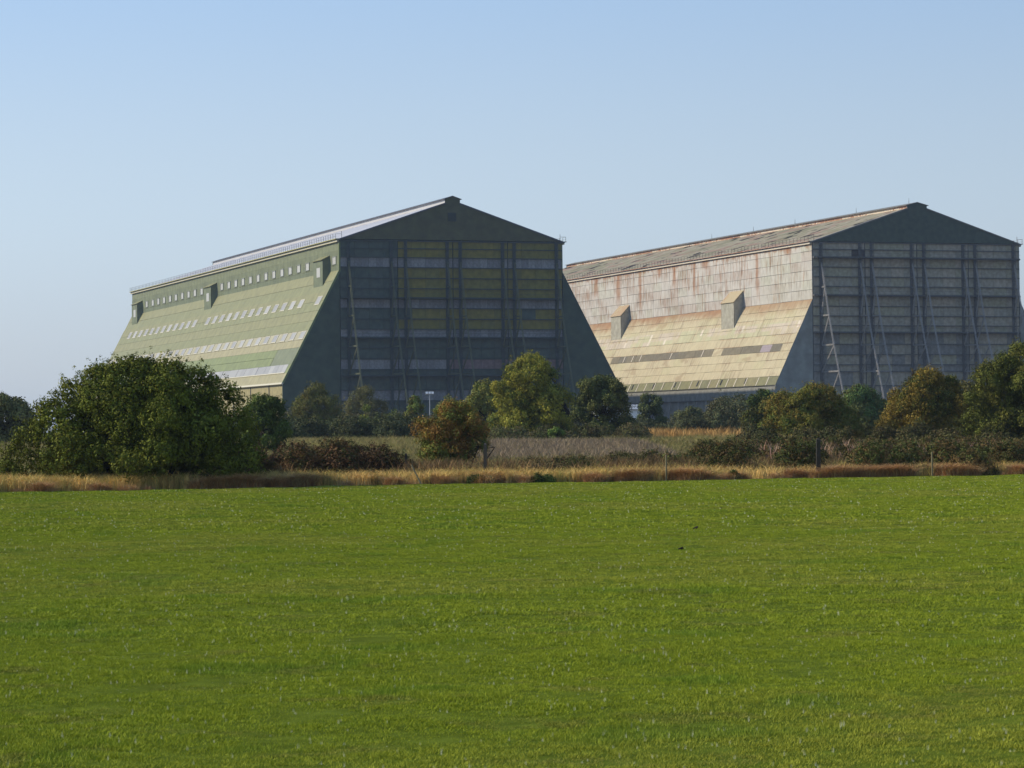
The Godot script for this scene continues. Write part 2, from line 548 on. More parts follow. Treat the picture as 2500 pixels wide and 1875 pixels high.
func green_hangar() -> void:
	rng.seed = 501
	var g := Shed.new()
	g.we = 28.3; g.wb = 42.5; g.he = 49.2; g.hk = 41.8; g.hl = 14.9; g.hr = 58.2; g.wm = 1.8; g.hm = 60.0; g.l = 246.5
	var t := thing("hangar", "huge green hangar with yellow panelled doors, on the left", "hangar", Vector3(-14.06, 0, -681.3), deg_to_rad(19.1))
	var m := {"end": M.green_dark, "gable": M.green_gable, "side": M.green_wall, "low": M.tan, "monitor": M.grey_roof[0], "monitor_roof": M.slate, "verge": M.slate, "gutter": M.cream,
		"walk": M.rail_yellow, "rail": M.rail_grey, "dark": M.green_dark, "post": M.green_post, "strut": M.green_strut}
	shell(t, g, m)
	roof_bays(t, g, M.grey_roof)
	# upper wall: two long runs of cladding
	for q in [[g.he, 46.6, 0.0, M.green_wall], [46.57, 43.0, 0.04, M.green_wall2], [42.97, g.hk, 0.0, M.green_wall3]]:
		var st := begin()
		wall_plate(st, g, -1, q[1], q[0], 0, g.l, q[2], 0.25)
		obj("wall_cladding", st, q[3], t)
	# sloping wall: runs of cladding, each lapped over the one below
	var runs := [[0.0, 2.9, M.slope_a], [2.9, 5.6, M.slope_b], [5.6, 8.2, M.slope_a], [8.2, 10.9, M.slope_b], [10.9, 13.6, M.slope_a], [13.6, 16.2, M.slope_b], [16.2, 18.7, M.slope_c], [18.7, 20.8, M.slope_tan]]
	for q in runs:
		var st := begin()
		slope_plate(st, g, -1, q[0], q[1] - 0.05, 0, g.l, rng.randf_range(0.0, 0.06), 0.25)
		obj("slope_cladding", st, q[2], t)
	for q in [[20.8, 25.3, 0.0, 21.4, M.green_wall2], [20.8, 23.0, 21.5, g.l, M.slope_green], [23.05, 25.3, 21.5, g.l, M.slope_green], [25.3, 27.7, 0.0, 3.1, M.slope_green], [27.7, g.slope_len(), 0.0, g.l, M.slope_tan]]:
		var st := begin()
		slope_plate(st, g, -1, q[0], q[1] - 0.05, q[2], q[3], rng.randf_range(0.0, 0.05), 0.25)
		obj("slope_cladding", st, q[4], t)
	var z := 3.2
	while z < g.l - 1.0:            # the row of pale translucent sheets near the foot
		var st := begin()
		slope_plate(st, g, -1, 25.3, 27.55, z, minf(z + 4.1, g.l - 0.2), rng.randf_range(0.02, 0.1), 0.12)
		obj("translucent_sheet", st, M.rooflight[rng.randi() % M.rooflight.size()], t)
		z += 4.17
	var tr := begin()
	slope_plate(tr, g, -1, 27.5, 27.72, 3.1, g.l, 0.16, 0.3)
	obj("sill", tr, M.cream, t)
	var fg := begin()
	slope_plate(fg, g, -1, g.slope_len() - 0.1, g.slope_len() + 0.35, -0.1, g.l, 0.2, 0.4)
	obj("foot_gutter", fg, M.cream, t)
	var dp := 14.0
	while dp < g.l:
		var st := begin()
		bar(st, H(-g.wb + 0.22, 0, dp), H(-g.wb + 0.22, g.hl - 0.1, dp), 0.11)
		obj("downpipe", st, M.slate, t)
		dp += 18.5
	# corner trim on the front edge of the side
	var ct := begin()
	plate(ct, [H(-g.we - 0.15, g.hk, -0.08), H(-g.we - 0.15, g.he - 0.7, -0.08), H(-g.we + 0.25, g.he - 0.7, -0.08), H(-g.we + 0.25, g.hk, -0.08)], Vector3(0, 0, 1), 0.4)
	var s0 := g.slope(-1, 0, 0.15)
	var s1 := g.slope(-1, g.slope_len(), 0.15)
	plate(ct, [H(s0.x, s0.y, -0.07), H(s1.x, s1.y, -0.07), H(s1.x + 0.5, s1.y - 0.1, -0.07), H(s0.x + 0.5, s0.y - 0.1, -0.07)], Vector3(0, 0, 1), 0.4)
	obj("corner_trim", ct, M.slope_green, t)
	for zz in [4.3, 29.0, 37.5, 45.9, 54.2, 62.6, 70.9, 79.4, 87.9, 96.3, 104.6, 112.7, 121.2, 146.4, 155.1, 163.5, 172.0, 180.8, 189.0, 197.6, 205.9, 214.2, 223.3]:
		window_at(t, -g.we - 0.04, 43.3, 45.3, zz - 1.75, zz + 1.75, 0.16, M.grey_green, M.pane_white)
	var row := 21.5
	skylight(t, g, 5.2, 4.6, 6.8, 9.3)
	for k in 26:
		var zz := 21.5 + 8.42 * k
		if zz > 128 and zz < 136:
			continue
		skylight(t, g, zz, 4.6, 6.8, 9.3)
	for k in 28:
		skylight(t, g, 4.0 + 8.72 * k, 4.7, 16.3, 18.65)
	for q in [[8.6, 17.2], [127.6, 136.0], [230.2, 238.6]]:
		var d := dormer(t, g, q[0], q[1], 3.8, 44.8, 45.7, M.green_wall3, M.slope_a)
		var x := g.slope(-1, 3.8).x
		var zc: float = lerpf(q[0], q[1], 0.45)
		var ps := begin()
		plate(ps, [H(x - 0.06, 40.7, zc - 1.6), H(x - 0.06, 40.7, zc + 1.6), H(x - 0.06, 43.0, zc + 1.6), H(x - 0.06, 43.0, zc - 1.6)], Vector3(-1, 0, 0), 0.1)
		obj("window", ps, M.pane_white, d)
	# little opening and hood high in the gable
	var vent := begin()
	plate(vent, [H(-1.2, 53.8, -0.4), H(0.9, 53.8, -0.4), H(0.9, 55.9, -0.4), H(-1.2, 55.9, -0.4)], Vector3(0, 0, 1), 0.1)
	var v := obj("gable_vent", vent, M.green_post, t)
	var lou := begin()
	for k in 6:
		box(lou, Vector3(-0.15, 54.0 + k * 0.35, 0.5), Vector3(2.2, 0.07, 0.16))
	obj("louvre", lou, M.green_post, v)
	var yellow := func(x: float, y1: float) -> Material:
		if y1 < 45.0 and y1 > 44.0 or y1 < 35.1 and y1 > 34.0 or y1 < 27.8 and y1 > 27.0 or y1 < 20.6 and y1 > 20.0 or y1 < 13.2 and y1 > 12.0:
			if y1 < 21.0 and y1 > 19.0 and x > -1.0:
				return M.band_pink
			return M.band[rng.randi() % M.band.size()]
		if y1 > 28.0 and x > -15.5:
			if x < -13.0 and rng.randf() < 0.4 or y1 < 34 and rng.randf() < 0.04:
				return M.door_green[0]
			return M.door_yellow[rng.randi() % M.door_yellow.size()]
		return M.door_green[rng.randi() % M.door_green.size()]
	var sheet := func(y1: float) -> float:
		return 1.75 if y1 < 45.0 and y1 > 44.0 or y1 < 35.1 and y1 > 34.0 or y1 < 27.8 and y1 > 27.0 or y1 < 20.6 and y1 > 20.0 or y1 < 13.2 and y1 > 12.0 else 3.6
	doors(t, g, [-26.2, -15.6, -12.0, -1.5, 1.8, 12.6, 15.6, 26.5], [-28.2, -13.8, 0.1, 14.1, 28.2], [49.0, 44.9, 42.6, 39.9, 34.9, 32.8, 30.1, 27.7, 25.7, 20.5, 18.2, 13.1, 10.6, 5.0, 0.2],
		[48.9, 47.1, 44.95, 42.55, 40.0, 37.5, 35.2, 32.75, 30.2, 27.75, 25.7, 23.3, 20.8, 18.1, 16.6, 13.2, 10.6], [35.2, 25.7, 16.6], m, yellow, sheet, 0.34)

func weathered_side(g: Shed) -> StandardMaterial3D:
	# paint, rust and dirt of the pale hangar's side; u along the building, v down from the eaves
	var W := 1536
	var HH := 384
	var total := g.he - g.hk + g.slope_len()
	var wall := g.he - g.hk
	var im := Image.create(W, HH, false, Image.FORMAT_RGB8)
	var n1 := noise(31, 0.05, 4)
	var n2 := noise(32, 1.0, 2)
	var n3 := noise(33, 0.35, 3)
	var n4 := noise(34, 0.012, 2)
	var pink := Vector3(0.51, 0.485, 0.445)
	var cream := Vector3(0.475, 0.42, 0.275)
	var rust := Vector3(0.30, 0.14, 0.058)
	var dirt := Vector3(0.20, 0.15, 0.10)
	var drips := [[33.1, 14.2, 0.9], [74.9, 12.0, 0.8], [89.1, 8.5, 1.3], [114.5, 14.2, 1.0], [131.8, 11.0, 1.8], [67.0, 3.5, 2.2], [100.0, 4.0, 1.5], [14.0, 3.0, 2.0], [150.0, 7.0, 1.2], [176.0, 9.0, 1.0]]
	var by_x := []
	by_x.resize(W)
	for x in W:
		var z := g.l * (x + 0.5) / W
		var near := []
		for d in drips:
			if absf(z - d[0]) < d[2] * 3.0:
				near.append(d)
		by_x[x] = near
	for y in HH:
		var s := total * (y + 0.5) / HH
		for x in W:
			var z := g.l * (x + 0.5) / W
			var big := n1.get_noise_2d(z, s * 2.0)
			var fine := n2.get_noise_2d(z * 1.6, s * 0.16)
			var mid := n3.get_noise_2d(z, s)
			var c: Vector3
			if s < wall:
				c = pink
				if z < 35.0:
					c = c.lerp(Vector3(0.48, 0.475, 0.40), 0.6 * smooth(36, 28, z) * (0.7 + big))
				# short runs of grime under each lap
				var lap := fposmod(s, 2.36)
				var g1 := smooth(0.10, 0.55, fine * 0.9 + big * 0.6 + smooth(10.0, 150.0, z) * 0.22) * (1.0 - lap / 2.36 * 0.6)
				c = c.lerp(dirt, clampf(g1 * 0.7, 0, 0.75))
				var g2 := smooth(0.12, 0.5, n2.get_noise_2d(z * 0.9 + 500.0, s * 0.08) + big * 0.4 + smooth(30.0, 150.0, z) * 0.1 - s * 0.02)
				c = c.lerp(rust, g2 * 0.55)
				c = c.lerp(rust, smooth(1.5, 0.7, s + mid * 0.9) * 0.6)
				for d in by_x[x]:
					var e: float = exp(-pow((z - d[0]) / d[2] * (1.0 + 0.4 * mid), 2.0)) * smooth(d[1], d[1] * 0.55, s)
					c = c.lerp(rust, clampf(e * (0.78 + fine * 0.5), 0, 0.9))
			else:
				var q := s - wall
				c = cream
				if q > 5.6 and q < 9.3:
					var patch := n4.get_noise_2d(z * 2.0, floorf(q / 2.0) * 31.0)
					var k := floorf(z / 1.3)
					var r := fposmod(sin(k * 12.9898 + floorf(q / 1.9) * 78.2) * 43758.5, 1.0)
					var alt := Vector3(0.50, 0.44, 0.36) if patch > 0.0 else Vector3(0.44, 0.44, 0.28)
					c = c.lerp(alt, 0.75 if r < 0.62 else 0.2)
					if r > 0.93:
						c = Vector3(0.62, 0.56, 0.46)
				var top := smooth(4.2, 0.0, q + big * 2.2 + mid * 0.8)
				if z < 50.0:
					top *= 0.75
				c = c.lerp(Vector3(0.285, 0.145, 0.065), top * 0.9)
				var lap := fposmod(q, 2.35)
				c = c.lerp(dirt * 1.3, smooth(0.05, 0.6, fine * 0.8 + big * 0.5 + mid * 0.3) * 0.6)
				c = c.lerp(rust, smooth(0.3, 0.0, lap) * smooth(0.0, 0.4, mid + big) * 0.45)
				var blotch := smooth(0.28, 0.5, n1.get_noise_2d(z * 1.3 + 300.0, s * 3.0 + 90.0)) * smooth(9.0, 15.0, q)
				c = c.lerp(Vector3(0.28, 0.2, 0.12), blotch * 0.5)
			c *= 1.0 + mid * 0.12
			im.set_pixel(x, y, Color(clampf(c.x, 0, 1), clampf(c.y, 0, 1), clampf(c.z, 0, 1)).linear_to_srgb())
	var m := StandardMaterial3D.new()
	m.albedo_texture = ImageTexture.create_from_image(im)
	m.roughness = 0.75
	m.metallic_specular = 0.3
	m.cull_mode = BaseMaterial3D.CULL_DISABLED
	m.texture_repeat = false
	return m

func mossy_roof(g: Shed) -> StandardMaterial3D:
	var W := 1024
	var HH := 256
	var im := Image.create(W, HH, false, Image.FORMAT_RGB8)
	var n1 := noise(41, 0.035, 4)
	var n2 := noise(42, 0.2, 4)
	var n3 := noise(43, 0.05, 3)
	for y in HH:
		var s := g.roof_len() * (HH - y - 0.5) / HH
		for x in W:
			var z := g.l * (x + 0.5) / W
			var a := n1.get_noise_2d(z, s * 2.0)
			var b := n2.get_noise_2d(z * 1.0, s * 1.2)
			var c := Vector3(0.265, 0.24, 0.165)
			c = c.lerp(Vector3(0.33, 0.29, 0.22), smooth(-0.1, 0.5, b))
			c = c.lerp(Vector3(0.27, 0.175, 0.135), smooth(0.1, 0.35, n3.get_noise_2d(z + 77.0, s * 3.0)) * 0.7)
			c = c.lerp(Vector3(0.19, 0.19, 0.115), smooth(0.1, 0.4, -a) * 0.6)
			c = c.lerp(Vector3(0.035, 0.03, 0.025), smooth(0.36, 0.46, n3.get_noise_2d(z * 1.6 + 400.0, s * 2.2) + b * 0.25))
			c = c.lerp(Vector3(0.3, 0.28, 0.25), smooth(5.0, 0.0, z) * 0.8)
			im.set_pixel(x, y, Color(c.x, c.y, c.z).linear_to_srgb())
	var m := StandardMaterial3D.new()
	m.albedo_texture = ImageTexture.create_from_image(im)
	m.roughness = 0.9
	m.metallic_specular = 0.1
	m.cull_mode = BaseMaterial3D.CULL_DISABLED
	m.texture_repeat = false
	return m

func rusty_strip(seed_: int, base: Vector3) -> StandardMaterial3D:
	var im := Image.create(512, 32, false, Image.FORMAT_RGB8)
	var n1 := noise(seed_, 0.09, 4)
	for y in 32:
		for x in 512:
			var f := n1.get_noise_2d(x * 1.5, y * 1.2) + n1.get_noise_2d(x * 0.06, 900.0) * 1.2
			var c := base.lerp(Vector3(0.33, 0.14, 0.07), smooth(0.02, 0.3, f) * 0.85)
			im.set_pixel(x, y, Color(c.x, c.y, c.z).linear_to_srgb())
	var m := material(Color.WHITE, 0.75)
	m.albedo_texture = ImageTexture.create_from_image(im)
	m.uv1_triplanar = true
	m.uv1_scale = Vector3(0.015, 0.3, 0.015)
	return m

func pale_hangar() -> void:
	rng.seed = 502
	var g := Shed.new()
	g.we = 28.9; g.wb = 39.2; g.he = 49.2; g.hk = 34.9; g.hl = 13.7; g.hr = 57.8; g.wm = 2.6; g.hm = 59.4; g.l = 246.5
	var t := thing("hangar", "huge weathered pale hangar streaked with rust, on the right", "hangar", Vector3(101.68, 0, -706.5), deg_to_rad(19.1))
	var m := {"end": M.pale_end, "gable": M.gable_black_green, "side": M.pale_end, "low": M.pale_low, "monitor": rusty_strip(71, Vector3(0.62, 0.52, 0.40)), "monitor_roof": M.moss_grey, "verge": M.moss_grey,
		"gutter": M.pale_gutter, "walk": rusty_strip(72, Vector3(0.42, 0.30, 0.24)), "rail": M.rail_rust, "dark": M.pale_dark, "post": M.steel_dark, "strut": M.steel_pale}
	shell(t, g, m)
	roof_bays(t, g, [mossy_roof(g)], true)
	var side := weathered_side(g)
	var sides := [side]
	for c in [Color(0.98, 0.975, 0.97), Color(0.975, 0.985, 0.965), Color(0.96, 0.94, 0.93)]:
		var v := side.duplicate()
		v.albedo_color = c
		sides.append(v)
	# sheets of the upright wall and of the slope, one by one as far as they show
	var bays := 40
	var rows := 6
	for r in rows:
		for k in bays:
			var st := begin()
			var z0 := g.l * k / bays
			var z1 := g.l * (k + 1) / bays - rng.randf_range(0.02, 0.09)
			var y1 := lerpf(g.he, g.hk, float(r) / rows)
			var y0 := lerpf(g.he, g.hk, float(r + 1) / rows) + rng.randf_range(0.05, 0.11)
			wall_plate(st, g, -1, y0, y1, z0, z1, rng.randf_range(0.0, 0.05), 0.1, true)
			obj("wall_sheet", st, sides[[0, 0, 0, 1, 1, 2, 3][rng.randi() % 7]], t)
	var bk := begin()
	wall_plate(bk, g, -1, g.hk, g.he, 0.02, g.l, -0.12, 0.2)
	obj("upper_wall", bk, M.steel_dark, t)
	var bs := begin()
	slope_plate(bs, g, -1, 0, g.slope_len(), 0.02, g.l, -0.12, 0.2)
	obj("sloping_wall", bs, M.steel_dark, t)
	var laps := [0.0, 2.3, 4.6, 6.9, 9.3, 12.0, 14.1, 16.5, 18.8, 21.1, g.slope_len()]
	var rest := begin()
	for r in laps.size() - 1:
		for k in bays:
			var z0 := g.l * k / bays
			var z1 := g.l * (k + 1) / bays - rng.randf_range(0.02, 0.09)
			var s0: float = laps[r]
			var s1: float = laps[r + 1] - rng.randf_range(0.05, 0.1)
			if k >= 29:
				slope_plate(rest, g, -1, s0, s1, z0, z1, rng.randf_range(0.0, 0.05), 0.1, true)
				continue
			var mat: Material = sides[[0, 0, 0, 0, 1, 1, 2][rng.randi() % 7]]
			if r == 5 and (k == 1 or k >= 3 and k <= 6 or k >= 8 and k <= 19):
				mat = M.brown_sheet[rng.randi() % M.brown_sheet.size()]
			elif r == 5 and k == 2:
				mat = M.lilac_sheet
			elif r == 9:
				mat = M.olive_sheet[rng.randi() % M.olive_sheet.size()]
			var st := begin()
			slope_plate(st, g, -1, s0, s1, z0, z1, rng.randf_range(0.0, 0.05), 0.1, true)
			obj("slope_sheet", st, mat, t)
	var rs := obj("far_slope_sheets", rest, side, t)
	rs.set_meta("kind", "stuff")
	# pale cover strips and dark slots over the lowest row
	for k in 20:
		var zz := 6.0 + k * 6.16 + rng.randf_range(-1.5, 1.5)
		var st := begin()
		slope_plate(st, g, -1, 21.15, g.slope_len() - 0.1, zz, zz + 0.35, 0.1, 0.1)
		obj("cover_strip", st, M.pale_gutter, t)
	for k in 7:
		var zz := 19.0 + k * 15.5
		var st := begin()
		slope_plate(st, g, -1, 21.3, 22.8, zz, zz + 0.8, 0.09, 0.09)
		obj("slot", st, M.black, t)
	for zz in [56.0, 78.0, 100.5, 106.5, 113.0]:
		var st := begin()
		slope_plate(st, g, -1, 12.05, 13.95, zz, zz + 0.4, 0.1, 0.1)
		obj("cover_strip", st, M.pale_gutter, t)
	for q in [[42.1, 50.4], [123.2, 131.0], [204.5, 212.5]]:
		dormer(t, g, q[0], q[1], 6.2, 36.3, 39.2, M.dormer_pale, rusty_strip(73, Vector3(0.4, 0.33, 0.2)))
	# eaves band across the low wall and its raking stays
	var eb := begin()
	plate(eb, [H(-g.wb - 0.05, 10.6, 0.1), H(-g.wb - 0.05, 10.6, g.l), H(-g.wb - 0.05, g.hl - 0.4, g.l), H(-g.wb - 0.05, g.hl - 0.4, 0.1)], Vector3(-1, 0, 0), 0.25)
	obj("low_fascia", eb, M.pale_low, t)
	for k in 24:
		var st := begin()
		bar(st, H(-g.wb - 0.1, 10.4, 6.0 + k * 6.2), H(-g.wb - 1.3, 0, 6.0 + k * 6.2), 0.14)
		obj("raking_stay", st, M.steel_pale, t)
	var white := func(x: float, y1: float) -> Material:
		if y1 > 46.5 and y1 < 47.6 and rng.randf() < 0.16:
			return M.door_rot
		if y1 < 27.0 and rng.randf() < 0.55:
			return M.door_dull[rng.randi() % M.door_dull.size()]
		return M.door_pale[rng.randi() % M.door_pale.size()]
	var sheet := func(_y: float) -> float:
		return 3.5
	doors(t, g, [-26.7, -16.0, -12.8, -1.7, 1.7, 12.7, 16.1, 27.0], [-28.8, -14.4, 0.0, 14.4, 28.8], [49.0, 47.3, 45.3, 42.9, 40.5, 38.1, 35.9, 33.2, 30.8, 28.4, 26.7, 23.8, 21.2, 18.7, 17.0, 13.5, 10.0, 5.0, 0.2],
		[49.0, 47.3, 45.3, 42.9, 40.5, 38.1, 35.9, 33.2, 30.8, 28.4, 26.7, 23.8, 21.2, 18.7, 17.0, 13.5, 10.0], [45.3, 35.9, 26.7], m, white, sheet, 0.38)
	# spikes on the ridge
	for q in [4.0, 34.0, 72.0, 100.0, 130.0]:
		var st := begin()
		bar(st, H(0, g.hm - 0.1, q), H(0, g.hm + 1.3, q), 0.07, 0.03)
		obj("ridge_spike", st, M.steel_dark, t)

# ---------------------------------------------------------------- the scene
func _ready() -> void:
	# camera
	var cam := Camera3D.new()
	cam.name = "camera"
	add_child(cam)
	cam.position = Vector3(0, 1.7, 0)
	cam.keep_aspect = Camera3D.KEEP_HEIGHT
	cam.fov = 2.0 * rad_to_deg(atan(937.5 / 6897.6))
	cam.rotation = Vector3(atan((1066.2 - 937.5) / 6897.6), 0, deg_to_rad(-0.58))
	cam.near = 0.1
	cam.far = 9000.0
	cam.current = true
	# sun: to the left and a little behind the hangar fronts, 33 degrees up
	var to_sun := Vector3(-0.9836 * cos(deg_to_rad(33.0)), sin(deg_to_rad(33.0)), -0.1805 * cos(deg_to_rad(33.0)))
	var sun := DirectionalLight3D.new()
	sun.name = "sun"
	add_child(sun)
	sun.basis = Basis.looking_at(-to_sun, Vector3.UP)
	sun.light_color = Color(1.0, 0.945, 0.85)
	sun.light_energy = 1.45
	sun.light_angular_distance = 0.5
	sun.shadow_enabled = true
	# sky, computed: clear blue, pale towards the horizon and a little paler towards the sun
	var SW := 1024
	var SH := 512
	var sky_im := Image.create(SW, SH, false, Image.FORMAT_RGBF)
	var horizon := Vector3(0.57, 0.62, 0.66)
	var low_blue := Vector3(0.37, 0.56, 0.83)
	var zenith := Vector3(0.085, 0.20, 0.50)
	for y in SH:
		var el := (0.5 - (y + 0.5) / SH) * PI
		var e := maxf(el, 0.0)
		var base := horizon.lerp(Vector3(0.565, 0.695, 0.81), smoothstep(0.0, 0.085, e)).lerp(low_blue, smoothstep(0.06, 0.19, e))
		base = base.lerp(zenith, smoothstep(0.12, 1.2, e))
		for x in SW:
			var az := ((x + 0.5) / SW) * TAU
			var dir := Vector3(sin(az) * cos(el), sin(el), -cos(az) * cos(el))
			var c := dir.dot(to_sun)
			var k := exp((c - 1.0) * 2.6)
			var col := base * (0.875 + 0.44 * c + 0.1 * k) + Vector3(0.35, 0.33, 0.28) * exp((c - 1.0) * 14.0) + Vector3(0.05, 0.035, 0.0) * k
			if el < 0:
				col = Vector3(0.16, 0.17, 0.12)
			sky_im.set_pixel(x, y, Color(col.x, col.y, col.z))
	var sky_mat := PanoramaSkyMaterial.new()
	sky_mat.panorama = ImageTexture.create_from_image(sky_im)
	var sky := Sky.new()
	sky.sky_material = sky_mat
	var env := Environment.new()
	env.background_mode = Environment.BG_SKY
	env.sky = sky
	env.tonemap_mode = Environment.TONE_MAPPER_LINEAR
	env.tonemap_exposure = 1.0
	env.sdfgi_enabled = true
	env.ssao_enabled = true
	env.ssil_enabled = true
	env.fog_enabled = true
	env.fog_density = 0.0001
	env.fog_light_color = Color(0.80, 0.88, 1.0)
	var we := WorldEnvironment.new()
	we.name = "world_environment"
	we.environment = env
	add_child(we)

	make_materials()
	land()
	green_hangar()
	pale_hangar()
	trees()
	verge_growth()
	posts_and_mast()

func make_materials() -> void:
	var g1 := grain(1, 0.80, 0.02)
	var g2 := grain(2, 0.8, 0.012, 0.02)
	var g3 := grain(3, 0.5, 0.05, 0.02)
	M.bark = material(rgb(0.055, 0.045, 0.032), 0.9, 0.0, g3, 0.8)
	var leaf := StandardMaterial3D.new()
	leaf.vertex_color_use_as_albedo = true
	leaf.roughness = 0.75
	leaf.metallic_specular = 0.2
	leaf.cull_mode = BaseMaterial3D.CULL_DISABLED
	leaf.backlight = Color(0.75, 0.8, 0.3)
	M.leaf = leaf
	var grass := leaf.duplicate()
	grass.roughness = 0.6
	grass.metallic_specular = 0.12
	grass.backlight = Color(0.85, 0.95, 0.25)
	M.grass = grass
	var straw := leaf.duplicate()
	straw.roughness = 0.8
	straw.backlight = Color(0.95, 0.88, 0.6)
	M.straw = straw
	M.green_wall = material(rgb(0.215, 0.24, 0.135), 0.6, 0.0, g1, 0.03)
	M.green_wall2 = material(rgb(0.19, 0.215, 0.12), 0.6, 0.0, g1, 0.03)
	M.green_wall3 = material(rgb(0.185, 0.215, 0.125), 0.6, 0.0, g1, 0.03)
	M.slope_a = material(rgb(0.272, 0.268, 0.125), 0.6, 0.0, g1, 0.03)
	M.slope_b = material(rgb(0.252, 0.26, 0.12), 0.6, 0.0, g1, 0.03)
	M.slope_c = material(rgb(0.44, 0.41, 0.27), 0.6, 0.0, g1, 0.03)
	M.slope_tan = material(rgb(0.38, 0.345, 0.19), 0.6, 0.0, g1, 0.03)
	M.slope_green = material(rgb(0.22, 0.26, 0.10), 0.6, 0.0, g1, 0.03)
	M.tan = material(rgb(0.38, 0.33, 0.16), 0.7, 0.0, g1, 0.05)
	M.cream = material(rgb(0.52, 0.49, 0.37), 0.6)
	M.rooflight = [material(rgb(0.32, 0.32, 0.31), 0.5), material(rgb(0.36, 0.36, 0.345), 0.5), material(rgb(0.29, 0.29, 0.285), 0.5)]
	M.pane_white = material(rgb(0.45, 0.45, 0.42), 0.35)
	M.grey_green = material(rgb(0.22, 0.24, 0.2), 0.6)
	M.grey_roof = [material(rgb(0.47, 0.465, 0.475), 0.5), material(rgb(0.50, 0.495, 0.50), 0.5), material(rgb(0.45, 0.445, 0.46), 0.5)]
	M.slate = material(rgb(0.10, 0.105, 0.12), 0.6)
	M.black = material(rgb(0.015, 0.017, 0.018), 0.8)
	M.rail_yellow = material(rgb(0.40, 0.38, 0.16), 0.6)
	M.rail_grey = material(rgb(0.13, 0.14, 0.12), 0.6)
	M.rail_rust = material(rgb(0.11, 0.085, 0.07), 0.7)
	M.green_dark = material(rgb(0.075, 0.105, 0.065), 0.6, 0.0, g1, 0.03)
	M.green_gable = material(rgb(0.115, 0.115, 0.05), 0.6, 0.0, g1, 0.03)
	M.green_post = material(rgb(0.058, 0.075, 0.066), 0.6)
	M.green_strut = material(rgb(0.13, 0.14, 0.075), 0.6)
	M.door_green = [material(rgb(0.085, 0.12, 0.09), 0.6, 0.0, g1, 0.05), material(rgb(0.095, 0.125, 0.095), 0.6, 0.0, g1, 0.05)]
	M.door_yellow = [material(rgb(0.240, 0.210, 0.033), 0.6, 0.0, g1, 0.05), material(rgb(0.222, 0.198, 0.039), 0.6, 0.0, g1, 0.05), material(rgb(0.258, 0.216, 0.033), 0.6, 0.0, g1, 0.05)]
	M.band = [material(rgb(0.29, 0.29, 0.29), 0.6, 0.0, g2, 0.2), material(rgb(0.34, 0.34, 0.34), 0.6, 0.0, g2, 0.2), material(rgb(0.25, 0.25, 0.255), 0.6, 0.0, g2, 0.2)]
	M.band_pink = material(rgb(0.27, 0.19, 0.18), 0.6, 0.0, g2, 0.1)
	M.pale_end = material(rgb(0.34, 0.35, 0.31), 0.7, 0.0, g2, 0.04)
	M.gable_black_green = material(rgb(0.082, 0.108, 0.072), 0.7, 0.0, g1, 0.05)
	M.pale_low = material(rgb(0.33, 0.33, 0.29), 0.8, 0.0, g2, 0.06)
	M.pale_gutter = material(rgb(0.62, 0.55, 0.44), 0.6)
	M.pale_dark = material(rgb(0.12, 0.12, 0.11), 0.8)
	M.steel_dark = material(rgb(0.235, 0.23, 0.21), 0.7, 0.0, g3, 0.2)
	M.steel_pale = material(rgb(0.45, 0.435, 0.41), 0.6, 0.0, g2, 0.3)
	M.moss_grey = material(rgb(0.22, 0.22, 0.20), 0.8, 0.0, g2, 0.1)
	M.door_pale = [material(rgb(0.469, 0.421, 0.315), 0.7, 0.0, g2, 0.12), material(rgb(0.428, 0.395, 0.303), 0.7, 0.0, g2, 0.12), material(rgb(0.511, 0.446, 0.337), 0.7, 0.0, g2, 0.12), material(rgb(0.455, 0.421, 0.286), 0.7, 0.0, g2, 0.12)]
	M.door_dull = [material(rgb(0.312, 0.300, 0.265), 0.7, 0.0, g2, 0.12), material(rgb(0.275, 0.270, 0.241), 0.7, 0.0, g2, 0.12)]
	M.door_rot = material(rgb(0.12, 0.10, 0.08), 0.8, 0.0, g3, 0.2)
	M.brown_sheet = [material(rgb(0.20, 0.18, 0.125), 0.8, 0.0, g2, 0.1), material(rgb(0.225, 0.20, 0.135), 0.8, 0.0, g2, 0.1), material(rgb(0.19, 0.175, 0.13), 0.8, 0.0, g2, 0.1)]
	M.lilac_sheet = material(rgb(0.36, 0.31, 0.34), 0.7, 0.0, g2, 0.3)
	M.olive_sheet = [material(rgb(0.24, 0.235, 0.115), 0.8, 0.0, g2, 0.1), material(rgb(0.27, 0.25, 0.13), 0.8, 0.0, g2, 0.1), material(rgb(0.215, 0.215, 0.115), 0.8, 0.0, g2, 0.1)]
	M.dormer_pale = material(rgb(0.46, 0.45, 0.37), 0.7, 0.0, g2, 0.08)
	M.post_wood = material(rgb(0.17, 0.155, 0.12), 0.85, 0.0, g3, 1.5)
	M.post_dark = material(rgb(0.09, 0.08, 0.06), 0.85, 0.0, g3, 1.5)
	M.stake = material(rgb(0.42, 0.36, 0.20), 0.8, 0.0, g3, 2.0)
	M.white = material(rgb(0.80, 0.80, 0.78), 0.5)
	M.galv = material(rgb(0.38, 0.39, 0.40), 0.45, 0.2)
	M.soil = material(rgb(0.035, 0.028, 0.02), 0.95)

